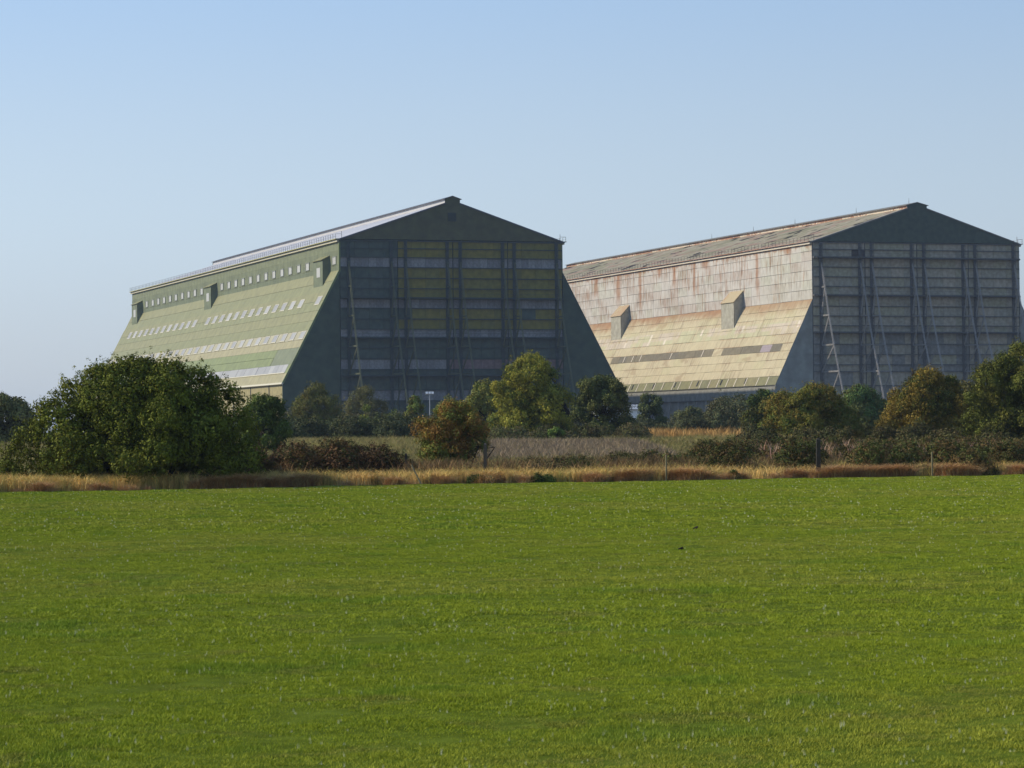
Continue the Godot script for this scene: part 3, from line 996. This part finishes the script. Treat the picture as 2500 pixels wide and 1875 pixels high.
func land() -> void:
	# one sheet of ground out to the horizon
	var tex := grain(5, 0.45, 0.02, 0.08)
	var gm := material(rgb(0.17, 0.145, 0.075), 1.0, 0.0, tex, 0.06)
	gm.metallic_specular = 0.02
	var rings := [0.5]
	while rings[-1] < 7000.0:
		rings.append(rings[-1] + maxf(2.0, rings[-1] * 0.05))
	var arms := 144
	var st := SurfaceTool.new()
	st.begin(Mesh.PRIMITIVE_TRIANGLES)
	for r in rings:
		for k in arms:
			var t: float = TAU * k / arms
			var x: float = sin(t) * r
			var z: float = -cos(t) * r
			var y := ground_y(x, z)
			if z > edge_z(x) + 0.4:
				y -= 0.2
			st.add_vertex(Vector3(x, y, z))
	for i in rings.size() - 1:
		for k in arms:
			var a := i * arms + k
			var b := i * arms + (k + 1) % arms
			for q in [a, a + arms, b, b, a + arms, b + arms]:
				st.add_index(q)
	st.generate_normals()
	var ground := put("ground", st.commit(), gm)
	tag(ground, "flat rough ground reaching from the field to the horizon", "ground", "", "structure")
	# the mown field
	var lt := grain(6, 0.72, 0.02, -0.02)
	var lm := material(rgb(0.125, 0.165, 0.02), 1.0, 0.0, lt, 0.25)
	lm.metallic_specular = 0.02
	var ls := SurfaceTool.new()
	ls.begin(Mesh.PRIMITIVE_TRIANGLES)
	var nx := 130
	var nz := 210
	for j in nz + 1:
		for i in nx + 1:
			var x := lerpf(-52.0, 52.0, float(i) / nx)
			var z := lerpf(3.0, edge_z(x), float(j) / nz)
			ls.add_vertex(Vector3(x, lawn_y(x, z), z))
	for j in nz:
		for i in nx:
			var a := j * (nx + 1) + i
			for q in [a, a + nx + 1, a + 1, a + 1, a + nx + 1, a + nx + 2]:
				ls.add_index(q)
	ls.generate_normals()
	var field := put("field", ls.commit(), lm)
	tag(field, "mown green playing field in the foreground", "field", "", "structure")
	# its grass
	var near_mesh := blade_clump(24, 0.045, 1.0, 0.34, 901)
	var far_mesh := blade_clump(22, 0.085, 1.0, 0.30, 902)
	rng.seed = 77
	for band in [[12.5, 24.0, 420.0, 0.055, 0.027, near_mesh], [24.0, 52.0, 150.0, 0.085, 0.030, near_mesh], [52.0, 116.0, 60.0, 0.13, 0.034, far_mesh]]:
		var where := []
		var tint := PackedColorArray()
		var d0: float = band[0]
		var d1: float = band[1]
		var half1: float = d1 * 0.19 + 2.5
		var n := int((d1 - d0) * 2.0 * half1 * band[2])
		for i in n:
			var z := -rng.randf_range(d0, d1)
			var x := rng.randf_range(-half1, half1)
			if absf(x) > -z * 0.19 + 2.5 or z < edge_z(x) + 0.1:
				continue
			var a := patch_noise.get_noise_2d(x * 2.2, z * 2.2)
			var b := patch_noise.get_noise_2d(x * 5.0 + 300.0, z * 5.0)
			var e := patch_noise.get_noise_2d(x * 0.45 - 700.0, z * 0.45)
			var c := Color(0.275, 0.322, 0.025)
			c = c.lerp(Color(0.33, 0.335, 0.045), smooth(-0.1, 0.4, e) * 0.7)
			c = c.lerp(Color(0.16, 0.26, 0.03), smooth(0.24, 0.5, a) * 0.5)
			c = c.lerp(Color(0.24, 0.19, 0.06), smooth(0.25, 0.45, b) * 0.4)
			var h: float = band[4] * (0.9 + 0.4 * smooth(0.1, 0.45, a) - 0.35 * smooth(0.3, 0.5, b))
			c = shade(c, rng.randf_range(0.85, 1.18))
			var wd: float = band[3]
			if rng.randf() < 0.022:            # a few dry blades that catch the sun
				c = Color(0.85, 0.82, 0.60)
				wd *= 0.13
				h *= 1.6
			where.append(Transform3D(yaw(Vector3(wd, h * rng.randf_range(0.7, 1.25), wd)), Vector3(x, lawn_y(x, z) - 0.004, z)))
			tint.append(c)
		var o := scatter("mown_grass", band[5], M.grass, where, tint)
		tag(o, "short mown grass of the playing field, %s" % ("nearest the viewer" if d0 < 20 else "across its middle" if d0 < 40 else "towards the rough verge"), "grass", "", "stuff")

func trees() -> void:
	clumps = [leaf_clump(18, 0.34, 801), leaf_clump(26, 0.26, 802), leaf_clump(14, 0.42, 803, 0.2), leaf_clump(34, 0.2, 804)]
	var dark := [Color(0.073, 0.104, 0.021), Color(0.104, 0.146, 0.027), Color(0.134, 0.177, 0.033)]
	var olive := [Color(0.155, 0.146, 0.033), Color(0.185, 0.177, 0.037), Color(0.124, 0.146, 0.033), Color(0.226, 0.177, 0.045)]
	var grey := [Color(0.155, 0.166, 0.053), Color(0.185, 0.177, 0.060), Color(0.134, 0.146, 0.053)]
	var fresh := [Color(0.165, 0.200, 0.033), Color(0.214, 0.224, 0.040), Color(0.132, 0.176, 0.033)]
	var gold := [Color(0.312, 0.291, 0.039), Color(0.246, 0.247, 0.039), Color(0.360, 0.317, 0.046), Color(0.164, 0.194, 0.037)]
	var rusty := [Color(0.289, 0.177, 0.033), Color(0.226, 0.177, 0.036), Color(0.175, 0.166, 0.033), Color(0.351, 0.187, 0.037)]
	var red := [Color(0.275, 0.154, 0.038), Color(0.212, 0.192, 0.038), Color(0.316, 0.192, 0.045), Color(0.169, 0.192, 0.038)]
	# the big bush at the field's edge
	plant("hawthorn_bush", "big dark green bush at the edge of the field, far left", "bush", Vector3(-13.2, 0, -100.2), 4.0, 4.7,
		{"rz": 3.5, "cols": [Color(0.107, 0.121, 0.015), Color(0.151, 0.168, 0.020), Color(0.181, 0.186, 0.023), Color(0.128, 0.148, 0.020)], "lobes": 165, "lobe": 0.145, "clump": 0.21, "dense": 0.8, "leaf": 1, "wide": 0.22, "foot": 1.0, "stems": 4, "trunk": 0.1, "sprig": 0.16,
		"extra": [[Vector3(-4.6, 0.6, 0.3), 0.75], [Vector3(-4.9, 0.4, -0.6), 0.6], [Vector3(3.6, 0.9, 0.4), 0.9], [Vector3(3.5, 2.1, 0), 0.75], [Vector3(2.9, 3.1, 0), 0.75], [Vector3(2.1, 3.7, 0), 0.75], [Vector3(0.9, 3.95, 0.2), 0.8], [Vector3(-0.4, 4.05, 0), 0.75],
		[Vector3(-1.5, 3.8, 0), 0.75], [Vector3(-2.4, 3.3, 0), 0.7], [Vector3(-3.2, 2.6, 0.2), 0.7], [Vector3(-3.8, 1.8, 0.1), 0.7], [Vector3(-4.2, 1.1, 0.2), 0.75]]})
	plant("bush", "hazy grey-green bush behind the big dark bush, at the left border", "bush", Vector3(-41.5, 0, -230), 3.4, 4.5, {"cols": grey, "lobes": 22, "clump": 0.45})
	plant("tree", "small dark tree just right of the big dark bush, before the hangar's tan wall", "tree", Vector3(-15.0, 0, -170), 1.75, 4.3, {"cols": dark, "lobes": 20, "clump": 0.28, "foot": 0.9})
	plant("bush", "round olive bush below the left corner of the green hangar's front", "bush", Vector3(-23.0, 0, -330), 3.7, 7.0, {"cols": olive, "lobes": 26, "clump": 0.5, "leaf": 3})
	plant("bush", "grey-brown bush under the sunlit door strut of the green hangar", "bush", Vector3(-17.8, 0, -345), 3.1, 6.9, {"cols": [Color(0.182, 0.166, 0.062), Color(0.161, 0.166, 0.060)], "lobes": 22, "clump": 0.5, "leaf": 3})
	plant("bush", "small yellow-green bush in front of the grey-brown bush", "bush", Vector3(-16.5, 0, -320), 1.2, 4.3, {"cols": fresh, "lobes": 12, "clump": 0.35})
	plant("bush", "low yellow-green bush left of the small pointed tree by the floodlight", "bush", Vector3(-13.7, 0, -325), 1.4, 3.8, {"cols": [Color(0.182, 0.221, 0.047), Color(0.215, 0.221, 0.047)], "lobes": 12, "clump": 0.35})
	plant("tree", "small pointed yellow-green tree left of the floodlight mast", "tree", Vector3(-10.3, 0, -300), 1.35, 5.0, {"cols": [Color(0.215, 0.232, 0.044), Color(0.278, 0.221, 0.047), Color(0.161, 0.210, 0.044)], "lobes": 18, "clump": 0.34, "wide": 0.25})
	plant("tree", "dull green tree behind the russet bush, right of the floodlight mast", "tree", Vector3(-6.6, 0, -300), 1.9, 5.3, {"cols": grey, "lobes": 18, "clump": 0.4})
	plant("tree", "pale olive tree leaning against the left flank of the yellow tree", "tree", Vector3(-2.8, 0, -270), 2.1, 6.1, {"cols": [Color(0.192, 0.210, 0.047), Color(0.235, 0.221, 0.047)], "lobes": 20, "clump": 0.4})
	plant("tree", "tall yellow-green tree in the middle, before the green hangar's right corner", "tree", Vector3(1.5, 0, -225), 3.75, 7.1, {"cols": gold, "lobes": 52, "lobe": 0.27, "clump": 0.36, "leaf": 1, "wide": 0.35, "foot": 0.95, "stems": 3})
	plant("tree", "dark green tree touching the yellow tree's right side", "tree", Vector3(7.5, 0, -238), 3.0, 6.0, {"cols": [Color(0.107, 0.124, 0.035), Color(0.140, 0.145, 0.040), Color(0.096, 0.114, 0.031)], "lobes": 32, "lobe": 0.22, "clump": 0.36, "wide": 0.4, "foot": 0.95})
	plant("bush", "little bright green bush at the foot of the yellow and dark trees", "bush", Vector3(3.2, 0, -208), 0.65, 1.4, {"cols": [Color(0.127, 0.194, 0.038), Color(0.150, 0.206, 0.044)], "lobes": 9, "clump": 0.24})
	plant("tree", "small dark tree before the shaded foot of the pale hangar", "tree", Vector3(15.7, 0, -320), 1.95, 5.5, {"cols": [Color(0.086, 0.108, 0.034), Color(0.112, 0.124, 0.040)], "lobes": 20, "clump": 0.4})
	plant("bush", "low dark bush right of the small dark tree", "bush", Vector3(20.8, 0, -330), 2.3, 4.0, {"cols": grey, "lobes": 16, "clump": 0.45})
	plant("bush", "domed green bush under the right end of the pale hangar's slope", "bush", Vector3(24.9, 0, -340), 1.85, 5.0, {"cols": [Color(0.139, 0.177, 0.040), Color(0.182, 0.199, 0.047)], "lobes": 16, "clump": 0.42})
	plant("bush", "dark green bush at the left flank of the broad rusty bush", "bush", Vector3(20.5, 0, -230), 2.0, 4.2, {"cols": [Color(0.077, 0.108, 0.026), Color(0.103, 0.141, 0.033), Color(0.146, 0.141, 0.033)], "lobes": 20, "clump": 0.34})
	plant("bush", "broad olive and rust coloured bush below the pale hangar's sunlit strut", "bush", Vector3(19.6, 0, -185), 3.6, 4.3, {"rz": 2.6, "cols": [Color(0.205, 0.179, 0.033), Color(0.164, 0.179, 0.033), Color(0.129, 0.158, 0.032), Color(0.240, 0.179, 0.037)], "lobes": 40, "lobe": 0.24, "clump": 0.3, "leaf": 1})
	plant("bush", "hazy green bush filling the gap between the two rusty bushes", "bush", Vector3(33.2, 0, -270), 3.0, 5.2, {"cols": [Color(0.112, 0.132, 0.039), Color(0.138, 0.149, 0.039), Color(0.103, 0.166, 0.044)], "lobes": 24, "clump": 0.42})
	plant("bush", "tall orange-brown bush left of the big dark tree", "bush", Vector3(26.1, 0, -178), 3.5, 5.2, {"rz": 2.4, "cols": [Color(0.207, 0.153, 0.028), Color(0.256, 0.174, 0.029), Color(0.152, 0.143, 0.028), Color(0.120, 0.132, 0.028)], "lobes": 40, "lobe": 0.23, "clump": 0.3, "leaf": 1})
	plant("bush", "olive bush behind the orange-brown bush and the big dark tree", "bush", Vector3(42.3, 0, -260), 3.4, 5.3, {"cols": [Color(0.146, 0.141, 0.040), Color(0.172, 0.149, 0.040)], "lobes": 22, "clump": 0.42})
	plant("tree", "big dark green tree cut by the right border", "tree", Vector3(28.9, 0, -160), 3.5, 6.5, {"cols": [Color(0.086, 0.099, 0.018), Color(0.112, 0.124, 0.021), Color(0.146, 0.141, 0.026)], "lobes": 46, "lobe": 0.22, "clump": 0.32, "leaf": 1, "wide": 0.4, "foot": 0.95, "stems": 2})
	plant("bush", "russet autumn bush with bare lower stems beside the grey fence post", "bush", Vector3(-2.6, 0, -122), 1.95, 3.35, {"cols": red, "lobes": 30, "lobe": 0.24, "clump": 0.2, "leaf": 1, "dense": 0.8, "low": 0.35, "stems": 9, "trunk": 0.03, "sprig": 0.12, "wide": 0.5, "foot": 0.6})

# a belt of growth scattered between two lines; every kind of it is one mass that nobody could count
func belt(called: String, label: String, category: String, mesh: Mesh, mat: Material, n: int, cols: Array, spot: Callable, size: Callable) -> void:
	var where := []
	var tint := PackedColorArray()
	for i in n:
		var p: Vector3 = spot.call()
		if p == Vector3.INF:
			continue
		p.y += ground_y(p.x, p.z)
		where.append(Transform3D(yaw(size.call()), p))
		var c: Color = cols[rng.randi() % cols.size()]
		tint.append(shade(c, rng.randf_range(0.75, 1.25)))
	var o := scatter(called, mesh, mat, where, tint)
	tag(o, label, category, "", "stuff")

# a bramble thicket: leaf clumps over many low mounds
func thicket(called: String, label: String, mounds: Array, cols: Array, clump: float, seed_: int) -> void:
	rng.seed = seed_
	var where := []
	var tint := PackedColorArray()
	for q in mounds:
		var c := Vector3(q[0], ground_y(q[0], q[1]), q[1])
		var r: float = q[2]
		var h: float = q[3]
		var bright := rng.randf_range(0.75, 1.25)
		var hue := rng.randf()
		for i in int(5.5 * r * (r + h) / (clump * clump)):
			var d := Vector3(rng.randfn(), absf(rng.randfn()), rng.randfn()).normalized()
			var k := rng.randf_range(0.6, 1.08)
			var s := clump * rng.randf_range(0.6, 1.2)
			if rng.randf() < 0.08:
				k *= rng.randf_range(1.1, 1.3)
				s *= 0.5
			where.append(Transform3D(facing(d, s), c + Vector3(d.x * r, d.y * h, d.z * r) * k))
			var col: Color = cols[int(clampf(hue + rng.randfn() * 0.3, 0, 0.999) * cols.size())]
			tint.append(shade(col, bright * rng.randf_range(0.7, 1.3)))
	var o := scatter(called, clumps[1], M.leaf, where, tint)
	tag(o, label, "brambles", "", "stuff")

func verge_growth() -> void:
	var fine := blade_clump(26, 0.013, 0.42, 0.36, 903, 2)
	var flop := blade_clump(30, 0.014, 0.5, 0.75, 905, 2)
	var tall := blade_clump(12, 0.02, 0.3, 0.16, 904, 2)
	# bramble banks
	rng.seed = 61
	var left := []
	for i in 26:
		var x := rng.randf_range(-10.0, -3.2)
		left.append([x, edge_z(x) - rng.randf_range(3.5, 9.0), rng.randf_range(0.6, 1.1), rng.randf_range(1.0, 1.65)])
	thicket("bramble_thicket", "dark reddish bramble bank left of the russet bush", left, [Color(0.112, 0.068, 0.029), Color(0.088, 0.075, 0.026), Color(0.136, 0.075, 0.034), Color(0.072, 0.075, 0.023)], 0.17, 62)
	var mid := []
	for i in 60:
		var x := rng.randf_range(0.6, 8.5)
		mid.append([x, edge_z(x) - rng.randf_range(3.5, 20.0), rng.randf_range(0.4, 0.9), rng.randf_range(0.35, 1.0)])
	thicket("bramble_thicket", "olive bramble clump in the middle, left of the tall pale stake", mid, [Color(0.096, 0.098, 0.026), Color(0.136, 0.112, 0.039), Color(0.080, 0.090, 0.026), Color(0.128, 0.090, 0.039)], 0.15, 63)
	var right := []
	for i in 130:
		var x := rng.randf_range(6.0, 25.0)
		var clear := absf(x - 11.7) < 1.3            # the fence post stands free in front
		right.append([x, edge_z(x) - rng.randf_range(3.2 if clear else 1.6, 24.0), rng.randf_range(0.5, 1.1), rng.randf_range(0.5, 1.0) + (0.45 if x > 8 else 0.0)])
	thicket("bramble_thicket", "long mixed bramble bank on the right, below the rusty bushes", right, [Color(0.104, 0.090, 0.026), Color(0.136, 0.090, 0.031), Color(0.080, 0.090, 0.023), Color(0.160, 0.105, 0.039), Color(0.088, 0.105, 0.026)], 0.17, 64)
	var back := []
	for i in 40:
		back.append([rng.randf_range(-26.0, -4.0), -rng.randf_range(250.0, 275.0), rng.randf_range(1.0, 2.0), rng.randf_range(1.6, 2.7)])
	thicket("bramble_thicket", "low dark green scrub behind the rough meadow, below the green hangar", back, [Color(0.088, 0.105, 0.036), Color(0.112, 0.112, 0.042), Color(0.080, 0.098, 0.039)], 0.34, 65)
	var back2 := []
	for i in 34:
		back2.append([rng.randf_range(9.0, 33.0), -rng.randf_range(285.0, 320.0), rng.randf_range(1.2, 2.2), rng.randf_range(1.4, 2.6)])
	thicket("bramble_thicket", "low grey-green scrub below the pale hangar's shaded foot", back2, [Color(0.088, 0.098, 0.039), Color(0.112, 0.105, 0.042), Color(0.080, 0.090, 0.039)], 0.36, 66)
	var hedge := []
	for i in 70:
		hedge.append([rng.randf_range(21.0, 54.0), -rng.randf_range(288.0, 312.0), rng.randf_range(1.6, 2.8), rng.randf_range(2.4, 4.6)])
	thicket("scrub_hedge", "hazy grey-green scrub hedge behind the rusty bushes, below the pale hangar", hedge, [Color(0.12, 0.13, 0.055), Color(0.14, 0.125, 0.055), Color(0.105, 0.12, 0.05)], 0.4, 69)
	var feet := []
	for i in 60:
		var z := -rng.randf_range(150.0, 205.0)
		feet.append([rng.randf_range(0.082, 0.19) * -z, z, rng.randf_range(0.7, 1.4), rng.randf_range(0.6, 1.7)])
	thicket("undergrowth", "dark tangled undergrowth round the feet of the rusty bushes", feet, [Color(0.095, 0.09, 0.03), Color(0.12, 0.095, 0.04), Color(0.08, 0.085, 0.028)], 0.24, 70)
	var under := []
	for i in 46:
		var z := -rng.randf_range(205.0, 262.0)
		under.append([rng.randf_range(-0.03, 0.045) * -z, z, rng.randf_range(0.7, 1.5), rng.randf_range(0.6, 1.5)])
	thicket("undergrowth", "olive undergrowth round the feet of the yellow and dark green trees", under, [Color(0.12, 0.115, 0.04), Color(0.14, 0.11, 0.05), Color(0.10, 0.11, 0.035)], 0.26, 71)
	var far_scrub := []
	for i in 80:
		far_scrub.append([rng.randf_range(-44.0, 8.0), -rng.randf_range(352.0, 385.0), rng.randf_range(1.6, 3.0), rng.randf_range(1.8, 4.2)])
	thicket("scrub_hedge", "distant dull scrub hedge along the foot of the green hangar", far_scrub, [Color(0.115, 0.115, 0.055), Color(0.13, 0.115, 0.06), Color(0.10, 0.11, 0.05)], 0.48, 72)
	# little green weeds at the very edge of the field
	var weeds := []
	for q in [-1.1, 0.85, 1.25, 8.3, -1.4, 21.2, 22.0, -1.25, -0.9]:
		weeds.append([q, edge_z(q) - 0.35, rng.randf_range(0.2, 0.34), rng.randf_range(0.25, 0.42)])
	thicket("weed_clump", "small green weeds dotted along the edge of the field, most by the grey post", weeds, [Color(0.072, 0.101, 0.023), Color(0.094, 0.124, 0.028)], 0.09, 67)
	# long straw grass of the verge
	var mounds := noise(91, 0.35, 2)
	rng.seed = 68
	var strip := func(x0: float, x1: float, b0: float, b1: float) -> Callable:
		return func() -> Vector3:
			var x := rng.randf_range(x0, x1)
			if x > 6.5 and rng.randf() < 0.62 + 0.3 * mounds.get_noise_1d(x):
				return Vector3.INF
			return Vector3(x, 0, edge_z(x) - rng.randf_range(b0, b1))
	belt("long_grass", "long straw-coloured grass along the verge of the field", "grass", fine, M.straw, 13000, [Color(0.696, 0.479, 0.158), Color(0.557, 0.415, 0.126), Color(0.445, 0.378, 0.106), Color(0.780, 0.529, 0.190)], strip.call(-24.0, 28.0, 0.9, 5.0),
		func() -> Vector3: var s := rng.randf_range(0.25, 0.78); return Vector3(s, s, s))
	var rw := []
	var rt := PackedColorArray()
	for i in 15000:
		var x := rng.randf_range(-24.0, 28.0)
		var inland := rng.randf_range(0.1, 1.9) - 0.35 * maxf(0.0, land_noise.get_noise_2d(x * 22.0, 5.0))
		var n := mounds.get_noise_2d(x * 1.5, inland * 1.2) + 0.5 * mounds.get_noise_2d(x * 0.4 + 90.0, 0.0)
		if n < rng.randf_range(0.0, 0.2):
			continue
		var sz := lerpf(0.14, 0.58, smooth(-0.05, 0.55, n)) * rng.randf_range(0.75, 1.15)
		var z := edge_z(x) - inland
		rw.append(Transform3D(yaw(Vector3(sz * 1.2, sz, sz * 1.2)), Vector3(x, ground_y(x, z), z)))
		var col: Color = [Color(0.450, 0.242, 0.098), Color(0.540, 0.312, 0.138), Color(0.374, 0.195, 0.090), Color(0.510, 0.375, 0.179)][rng.randi() % 4]
		rt.append(shade(col, rng.randf_range(0.75, 1.25)))
	tag(scatter("russet_grass", flop, M.straw, rw, rt), "red-brown flopped grass along the very edge of the field", "grass", "", "stuff")
	# the rough meadow behind, far out to the trees
	belt("meadow_grass", "rough tawny meadow grass between the brambles and the trees", "grass", fine, M.straw, 26000, [Color(0.294, 0.234, 0.086), Color(0.258, 0.234, 0.079), Color(0.350, 0.270, 0.108), Color(0.221, 0.216, 0.064)],
		func() -> Vector3:
			var z := -lerpf(108.0, 300.0, pow(rng.randf(), 1.3))
			var x := rng.randf_range(-1.0, 1.0) * (-z * 0.19 + 4.0)
			return Vector3(x, 0, minf(z, edge_z(x) - 4.0)),
		func() -> Vector3: var s := rng.randf_range(0.5, 0.95); return Vector3(s * 1.5, s, s * 1.5))
	belt("dead_stalks", "patch of purplish dead stalks in front of the yellow tree", "dead stalks", tall, M.straw, 5200, [Color(0.290, 0.216, 0.137), Color(0.246, 0.182, 0.117), Color(0.334, 0.259, 0.164)],
		func() -> Vector3: return Vector3(rng.randf_range(-2.0, 8.5), 0, -rng.randf_range(140.0, 196.0)),
		func() -> Vector3: var s := rng.randf_range(0.6, 1.05); return Vector3(s, s, s))
	belt("reeds", "orange-tan reeds right of the small dark tree", "reeds", tall, M.straw, 1000, [Color(0.528, 0.300, 0.098), Color(0.432, 0.255, 0.085), Color(0.576, 0.360, 0.130)],
		func() -> Vector3:
			var x := rng.randf_range(10.5, 19.5)
			return Vector3(x, 0, -rng.randf_range(224.0, 250.0)) if mounds.get_noise_1d(x * 1.3 + 50.0) > rng.randf_range(-0.5, 0.2) else Vector3.INF,
		func() -> Vector3: var s := rng.randf_range(0.8, 1.5); return Vector3(s, s, s))
	belt("fireweed", "pinkish seed heads of fireweed over the right-hand brambles", "weeds", tall, M.straw, 240, [Color(0.448, 0.255, 0.182), Color(0.352, 0.225, 0.130), Color(0.544, 0.360, 0.247)],
		func() -> Vector3: var x := rng.randf_range(9.5, 24.0); return Vector3(x, 0.35, edge_z(x) - rng.randf_range(8.0, 22.0)),
		func() -> Vector3: var s := rng.randf_range(0.8, 1.25); return Vector3(s * 0.8, s, s * 0.8))
	# mixed dry stems through the brambles
	belt("dry_stems", "brown dry stems standing among the brambles", "weeds", tall, M.straw, 4200, [Color(0.208, 0.128, 0.058), Color(0.160, 0.105, 0.046), Color(0.256, 0.165, 0.078)],
		func() -> Vector3:
			var x := rng.randf_range(-11.0, 26.0)
			return Vector3(x, 0, edge_z(x) - rng.randf_range(2.5, 18.0)),
		func() -> Vector3: var s := rng.randf_range(0.5, 1.1); return Vector3(s, s, s))

func post(called: String, label: String, category: String, at: Vector3, h: float, r: float, mat: Material, lean := Vector3.ZERO, sides := 4) -> Node3D:
	var o := thing(called, label, category, at)
	var st := begin()
	bar(st, Vector3(0, -0.2, 0), Vector3(0, h, 0) + lean, r, r * 0.9, sides)
	bar(st, Vector3(0, h, 0) + lean, Vector3(0, h + r * 0.6, 0) + lean * 1.02, r * 0.9, r * 0.35, sides)
	obj("shaft", st, mat, o)
	return o

func posts_and_mast() -> void:
	post("fence_post", "square grey wooden fence post right of the russet bush", "post", Vector3(-1.03, 0, -106), 1.42, 0.1, M.post_wood)
	post("fence_post", "short dark rotted fence post in the straw left of the russet bush", "post", Vector3(-4.03, 0, -107.5), 1.07, 0.075, M.post_dark, Vector3(-0.03, 0, 0))
	post("fence_post", "thick dark fence post among the right-hand brambles", "post", Vector3(11.72, 0, -108.5), 1.46, 0.12, M.post_dark, Vector3(0.02, 0, 0))
	post("stake", "thin pale stake standing at the field's edge near the middle", "stake", Vector3(5.70, 0, -105.2), 0.95, 0.034, M.stake, Vector3(0.01, 0, 0), 6)
	post("stake", "thin pale stake at the field's edge on the right", "stake", Vector3(16.33, 0, -110.0), 0.92, 0.036, M.stake, Vector3(-0.015, 0, 0), 6)
	post("stake", "fallen stick leaning to the left at the field's edge", "stake", Vector3(-3.15, 0, -100.6), 0.72, 0.028, M.stake, Vector3(-0.46, 0, -0.2), 6)
	post("post_stump", "black post stump left of the right-hand pale stake", "post", Vector3(16.0, 0, -112.2), 0.64, 0.07, M.post_dark, Vector3(-0.06, 0, 0))
	post("post_stump", "black post stump right of the right-hand pale stake", "post", Vector3(18.4, 0, -113.2), 0.62, 0.07, M.post_dark, Vector3(0.02, 0, 0))
	# dark clods on the grass
	for q in [["small dark clod of earth on the mown grass, the nearer of two", 2.47, -41.9, 0.028], ["small dark clod of earth on the mown grass, the farther of two", 3.25, -50.5, 0.03]]:
		var o := thing("earth_clod", q[0], "clod", Vector3(q[1], lawn_y(q[1], q[2]) + 0.02, q[2]))
		rng.seed = int(absf(q[2]) * 10)
		var st := begin()
		for k in 5:
			var p := Vector3(rng.randf_range(-0.035, 0.035), rng.randf_range(0.0, 0.03), rng.randf_range(-0.03, 0.03))
			bar(st, p - Vector3(0.016, 0.01, 0), p + Vector3(0.016, 0.01, 0.01), q[3] * 0.5, q[3] * 0.25, 6)
		obj("lump", st, M.soil, o)
	# floodlight mast before the green hangar
	var m := thing("floodlight_mast", "slim floodlight mast with white lamp heads before the green hangar", "floodlight", Vector3(-17.5, 1.15, -600))
	var pole := begin()
	bar(pole, Vector3.ZERO, Vector3(0, 9.9, 0), 0.16, 0.09, 8)
	obj("pole", pole, M.galv, m)
	var arm := begin()
	bar(arm, Vector3(-0.95, 9.75, 0), Vector3(0.95, 9.75, 0), 0.07)
	obj("crossarm", arm, M.galv, m)
	for x in [-0.62, 0.0, 0.62]:
		var hd := begin()
		plate(hd, [Vector3(x - 0.24, 9.85, 0.35), Vector3(x + 0.24, 9.85, 0.35), Vector3(x + 0.24, 10.3, 0.15), Vector3(x - 0.24, 10.3, 0.15)], Vector3(0, 0.3, 1), 0.3)
		obj("lamp_head", hd, M.white, m)
	# a white cabin at the foot of the pale hangar
	var c := thing("site_cabin", "white cabin half hidden behind the dark tree beside the pale hangar", "cabin", Vector3(20.6, 1.15, -560), deg_to_rad(8))
	var w := begin()
	box(w, Vector3(0, 2.9, 0), Vector3(9.0, 5.8, 6.0))
	obj("wall", w, M.white, c)
	var rf := begin()
	for s in [-1.0, 1.0]:
		plate(rf, [Vector3(-4.8, 5.75, s * 3.4), Vector3(4.8, 5.75, s * 3.4), Vector3(4.8, 6.7, 0), Vector3(-4.8, 6.7, 0)], Vector3(0, 1, s * 0.3), 0.12)
	obj("roof", rf, M.galv, c)
	for x in [-2.6, 0.0, 2.6]:
		var wn := begin()
		box(wn, Vector3(x, 3.4, 3.01), Vector3(1.4, 1.2, 0.08))
		obj("window", wn, M.slate, c)
